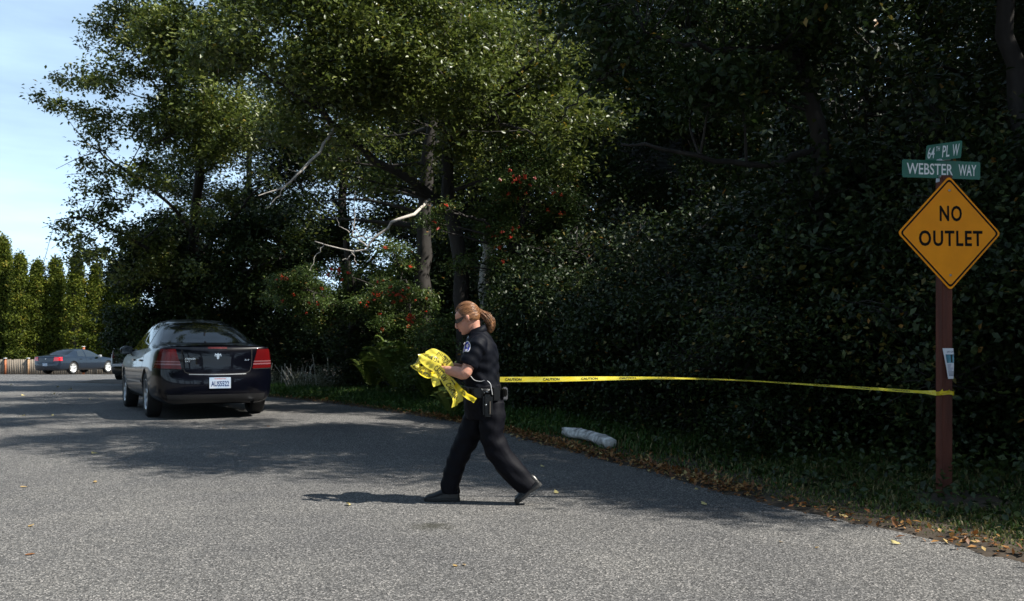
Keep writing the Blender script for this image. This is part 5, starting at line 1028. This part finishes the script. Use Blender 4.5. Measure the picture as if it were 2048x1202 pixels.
# hair: cap, strands, bun tie and ponytail
rngh = np.random.default_rng(4); hcx, hch = .011, .122; ra, rb_, rc = .097, .083, .103
def hs_(th, ph, k=1.0): return hd(hcx + ra * k * math.cos(ph) * math.cos(th), rb_ * k * math.cos(ph) * math.sin(th), hch + rc * k * math.sin(ph))
A = []
for k in range(41):
    th = -np.pi + 2 * np.pi * k / 40; c = math.cos(th); lo = R(38) if c < -.72 else R(38 - 60 * min(1, (c + .72) / .55)) if c < -.17 else R(-22 - 18 * min(1, (c + .17)))
    A.append([hs_(th, lo + (R(89.5) - lo) * j / 12, 1.0 - .05 * (j == 0)) for j in range(13)])
attach(grid_mesh('hair', A, HAIRM, None)); tie = hd(.112, 0, .118); st_ = []
for k in range(190):
    c0_ = rngh.uniform(-1, 1); th = np.pi + c0_ * R(118); cc_ = math.cos(th); lo = 40 if cc_ < -.72 else 40 - 60 * min(1, (cc_ + .72) / .55); ph = R(rngh.uniform(max(lo, -22), 84)); ps = []
    a0 = np.array([math.cos(ph) * math.cos(th), math.cos(ph) * math.sin(th), math.sin(ph)]); a1 = norm(np.array([1, rngh.normal(0, .10), -.02 + rngh.normal(0, .14)])); kk = rngh.uniform(1.0, 1.035)
    om = math.acos(np.clip(a0 @ a1, -1, 1))
    for s in np.linspace(0, 1, 12): v = (math.sin((1 - s) * om) * a0 + math.sin(s * om) * a1) / math.sin(om); v = v + np.array([0, 0, .05 * math.sin(s * 3.1)]); ps.append(hd(hcx + ra * kk * v[0], rb_ * kk * v[1], hch + rc * kk * v[2]))
    ps.append(tie + rngh.normal(0, .006, 3)); st_.append((np.array(ps), np.concatenate([np.linspace(.0014, .0028, 12), [.0025]]), 4))
V, Q = tubes(st_); attach(link('hair_strands', np_mesh('hair_strands', V, Q), HAIRM, smooth=True))
pt_ = [tie + np.array([-.01, 0, 0]), pp(966, 629), pp(976, 637), pp(982, 648), pp(981, 657), pp(978, 665)]; V1, F1 = loft([pt_[0] + (.012, 0, 0)] + pt_[1:], [(.014, .012), (.022, .019), (.029, .026), (.031, .028), (.024, .022), (.009, .009)], 16, 20)
pn = fuse('ponytail', [(V1, F1)], HAIRM, off_, .005, 2, .003, 40); st_ = []
for k in range(150):
    a = rngh.uniform(0, 6.28); rr = rngh.uniform(.5, 1.15); q = []; pc = smooth_path(pt_, 16); w = .86 * np.array([.012, .018, .024, .03, .033, .035, .037, .037, .036, .034, .032, .03, .028, .026, .022, .018])
    tt = norm(np.gradient(pc, axis=0)); uu = norm(np.cross(tt, [0, 1, 0])); ph_ = rngh.uniform(0, 6); m = rngh.integers(11, 17)
    for i in range(m): q.append(pc[i] + (np.array([0, 1, 0]) * math.cos(a + .07 * i) + uu[i] * math.sin(a + .07 * i)) * w[i] * rr + rngh.normal(0, .001, 3) + uu[i] * .005 * math.sin(i * .9 + ph_) * (i > 3))
    st_.append((np.array(q), np.linspace(.0026, .0012, m), 4))
V, Q = tubes(st_); attach(link('ponytail_strands', np_mesh('ponytail_strands', V, Q), HAIRM, smooth=True))
# sunglasses
A = []
for k in range(21):
    t = R(-80 + 160 * k / 20); A.append([hd(-.012 - .082 * math.cos(t), .0765 * math.sin(t), h_) for h_ in (.099 + .008 * (abs(t) > 1.2), .108, .118, .127)])
attach(grid_mesh('sunglasses', A, LENS, None))
for sg in (-1, 1): V, Q = tubes([(np.array([hd(-.03, sg * .0765, .121), hd(-.005, sg * .079, .121), hd(.014, sg * .081, .119), hd(.024, sg * .080, .108)]), np.full(4, .0028), 6)]); attach(link('glasses_arm', np_mesh('glasses_arm', V, Q), LENS))

# ------------------------------------------------------------------ bundle of tape in her hands
bo = pp(868, 735, -.05); tb = empty('tape_bundle', tuple(bo), label='crumpled loose bundle of yellow caution tape in the officer\'s hands', cat='tape bundle')
rgb = np.random.default_rng(21); VV, QQ, TT, FF, o, o2 = [], [], [], [], 0, 0; RN = []
def addr(path, wd, width=.072, n=40, **k):
    global o, o2
    V, Q, TV, TF = ribbon(path, wd, width, n, **k); VV.append(V); QQ.append(Q + o); o += len(V); TT.extend(TV); FF.extend([[[i + o2 for i in f] for f in w] for w in TF]); o2 += len(TV); RN.append(np.full(len(V), rgb.uniform(0, 1)))
D = -.10
addr([pp(885, 722, D), pp(868, 717, D - .02), pp(850, 718, D - .02), pp(836, 722, D), pp(832, 732, D + .02), pp(843, 738, D), pp(858, 735, D - .03)], [(0, .2, 1), (.1, .3, 1), (0, .4, 1), (.3, .5, .8), (1, .5, 0), (.2, .8, .5), (0, .3, 1)], .07, 46, wl=.12, step=.15, phase=.02)
addr([pp(848, 707, D - .02), pp(851, 718, D - .03), pp(862, 727, D - .05), pp(876, 735, D - .07), pp(888, 748, D - .06), pp(898, 765, D - .05), pp(908, 782, D - .03), pp(913, 797, D - .02), pp(911, 811, D - .02)], [(.9, .3, .2), (1, .1, .3), (.6, 0, .8), (.5, 0, .8), (.75, 0, .5), (.9, .1, .35), (.8, .4, .2), (.5, .7, .1), (.5, .6, .2)], .070, 60, wl=.13, step=.16, phase=.16)
addr([pp(852, 712, D + .04), pp(864, 705, D + .05), pp(876, 709, D + .05), pp(888, 716, D + .04), pp(897, 726, D + .02), pp(902, 735, D)], [(0, .4, 1), (.2, .4, .9), (.3, .3, .9), (.7, .2, .7), (.8, .1, .6), (.8, .1, .5)], .07, 40, wl=.12, step=.15, phase=.10)
addr([pp(840, 734, D - .02), pp(846, 742, D - .05), pp(858, 749, D - .06), pp(868, 748, D - .05), pp(878, 742, D - .03), pp(884, 752, D - .03), pp(890, 742, D)], [(.5, .5, .7), (.4, .4, .8), (.1, .4, 1), (.2, .3, .9), (.6, .3, .7), (1, .2, .2), (.4, .4, .8)], .05, 46, wl=.1, step=.13, phase=.03)
addr([pp(872, 745, D - .04), pp(874, 758, D - .05), pp(877, 770, D - .05)], [(.8, .2, .4), (1, .1, .1), (.3, .2, .1)], .062, 20, step=9)
addr([pp(888, 750, D - .03), pp(898, 757, D - .02), pp(908, 768, D - .02), pp(914, 782, D - .01), pp(920, 795, D), pp(922, 803, D)], [(.6, .2, .8), (.8, .2, .5), (1, .2, .2), (1, .3, 0), (.9, .3, .2), (.4, .5, .2)], .058, 40, wl=.11, step=.13, phase=.02)
addr([pp(880, 728, D), pp(870, 724, D + .04), pp(858, 730, D + .06), pp(866, 742, D + .04), pp(884, 738, D + .02), pp(892, 728, D + .05)], [(0, .5, .8), (.3, .5, .8), (1, .3, .2), (.2, .6, .7), (0, .4, .9), (.3, .4, .8)], .06, 40, wl=.1, step=.14, phase=.02)
addr([pp(905, 760, D + .02), pp(924, 779, D - .08), pp(930, 783, D - .12), pp(936, 788, D - .14), pp(945, 793, D - .14), pp(953, 798, D - .14)], [(.3, .4, .8), (.4, .2, .9), (.5, .1, .8), (.2, .3, .5), (.6, .1, .8), (.5, .2, .8)], .042, 34, wl=.06, step=9, phase=.16)
V = np.concatenate(VV); n = len(V); cr2 = .004 * np.sin(V[:, 0] * 90 + 3 * np.sin(V[:, 2] * 60)) + .003 * np.sin(V[:, 2] * 130 + V[:, 0] * 70); V = V + np.array([0, 1, 0]) * cr2[:, None] - bo
link('strips', np_mesh('strips', V, np.concatenate(QQ), np.concatenate(RN)), TAPE, tb, smooth=True)
TT = np.array(TT); cr2 = .004 * np.sin(TT[:, 0] * 90 + 3 * np.sin(TT[:, 2] * 60)) + .003 * np.sin(TT[:, 2] * 130 + TT[:, 0] * 70); TT = TT + np.array([0, 1, 0]) * cr2[:, None] - bo
words_(TT, FF, tb)
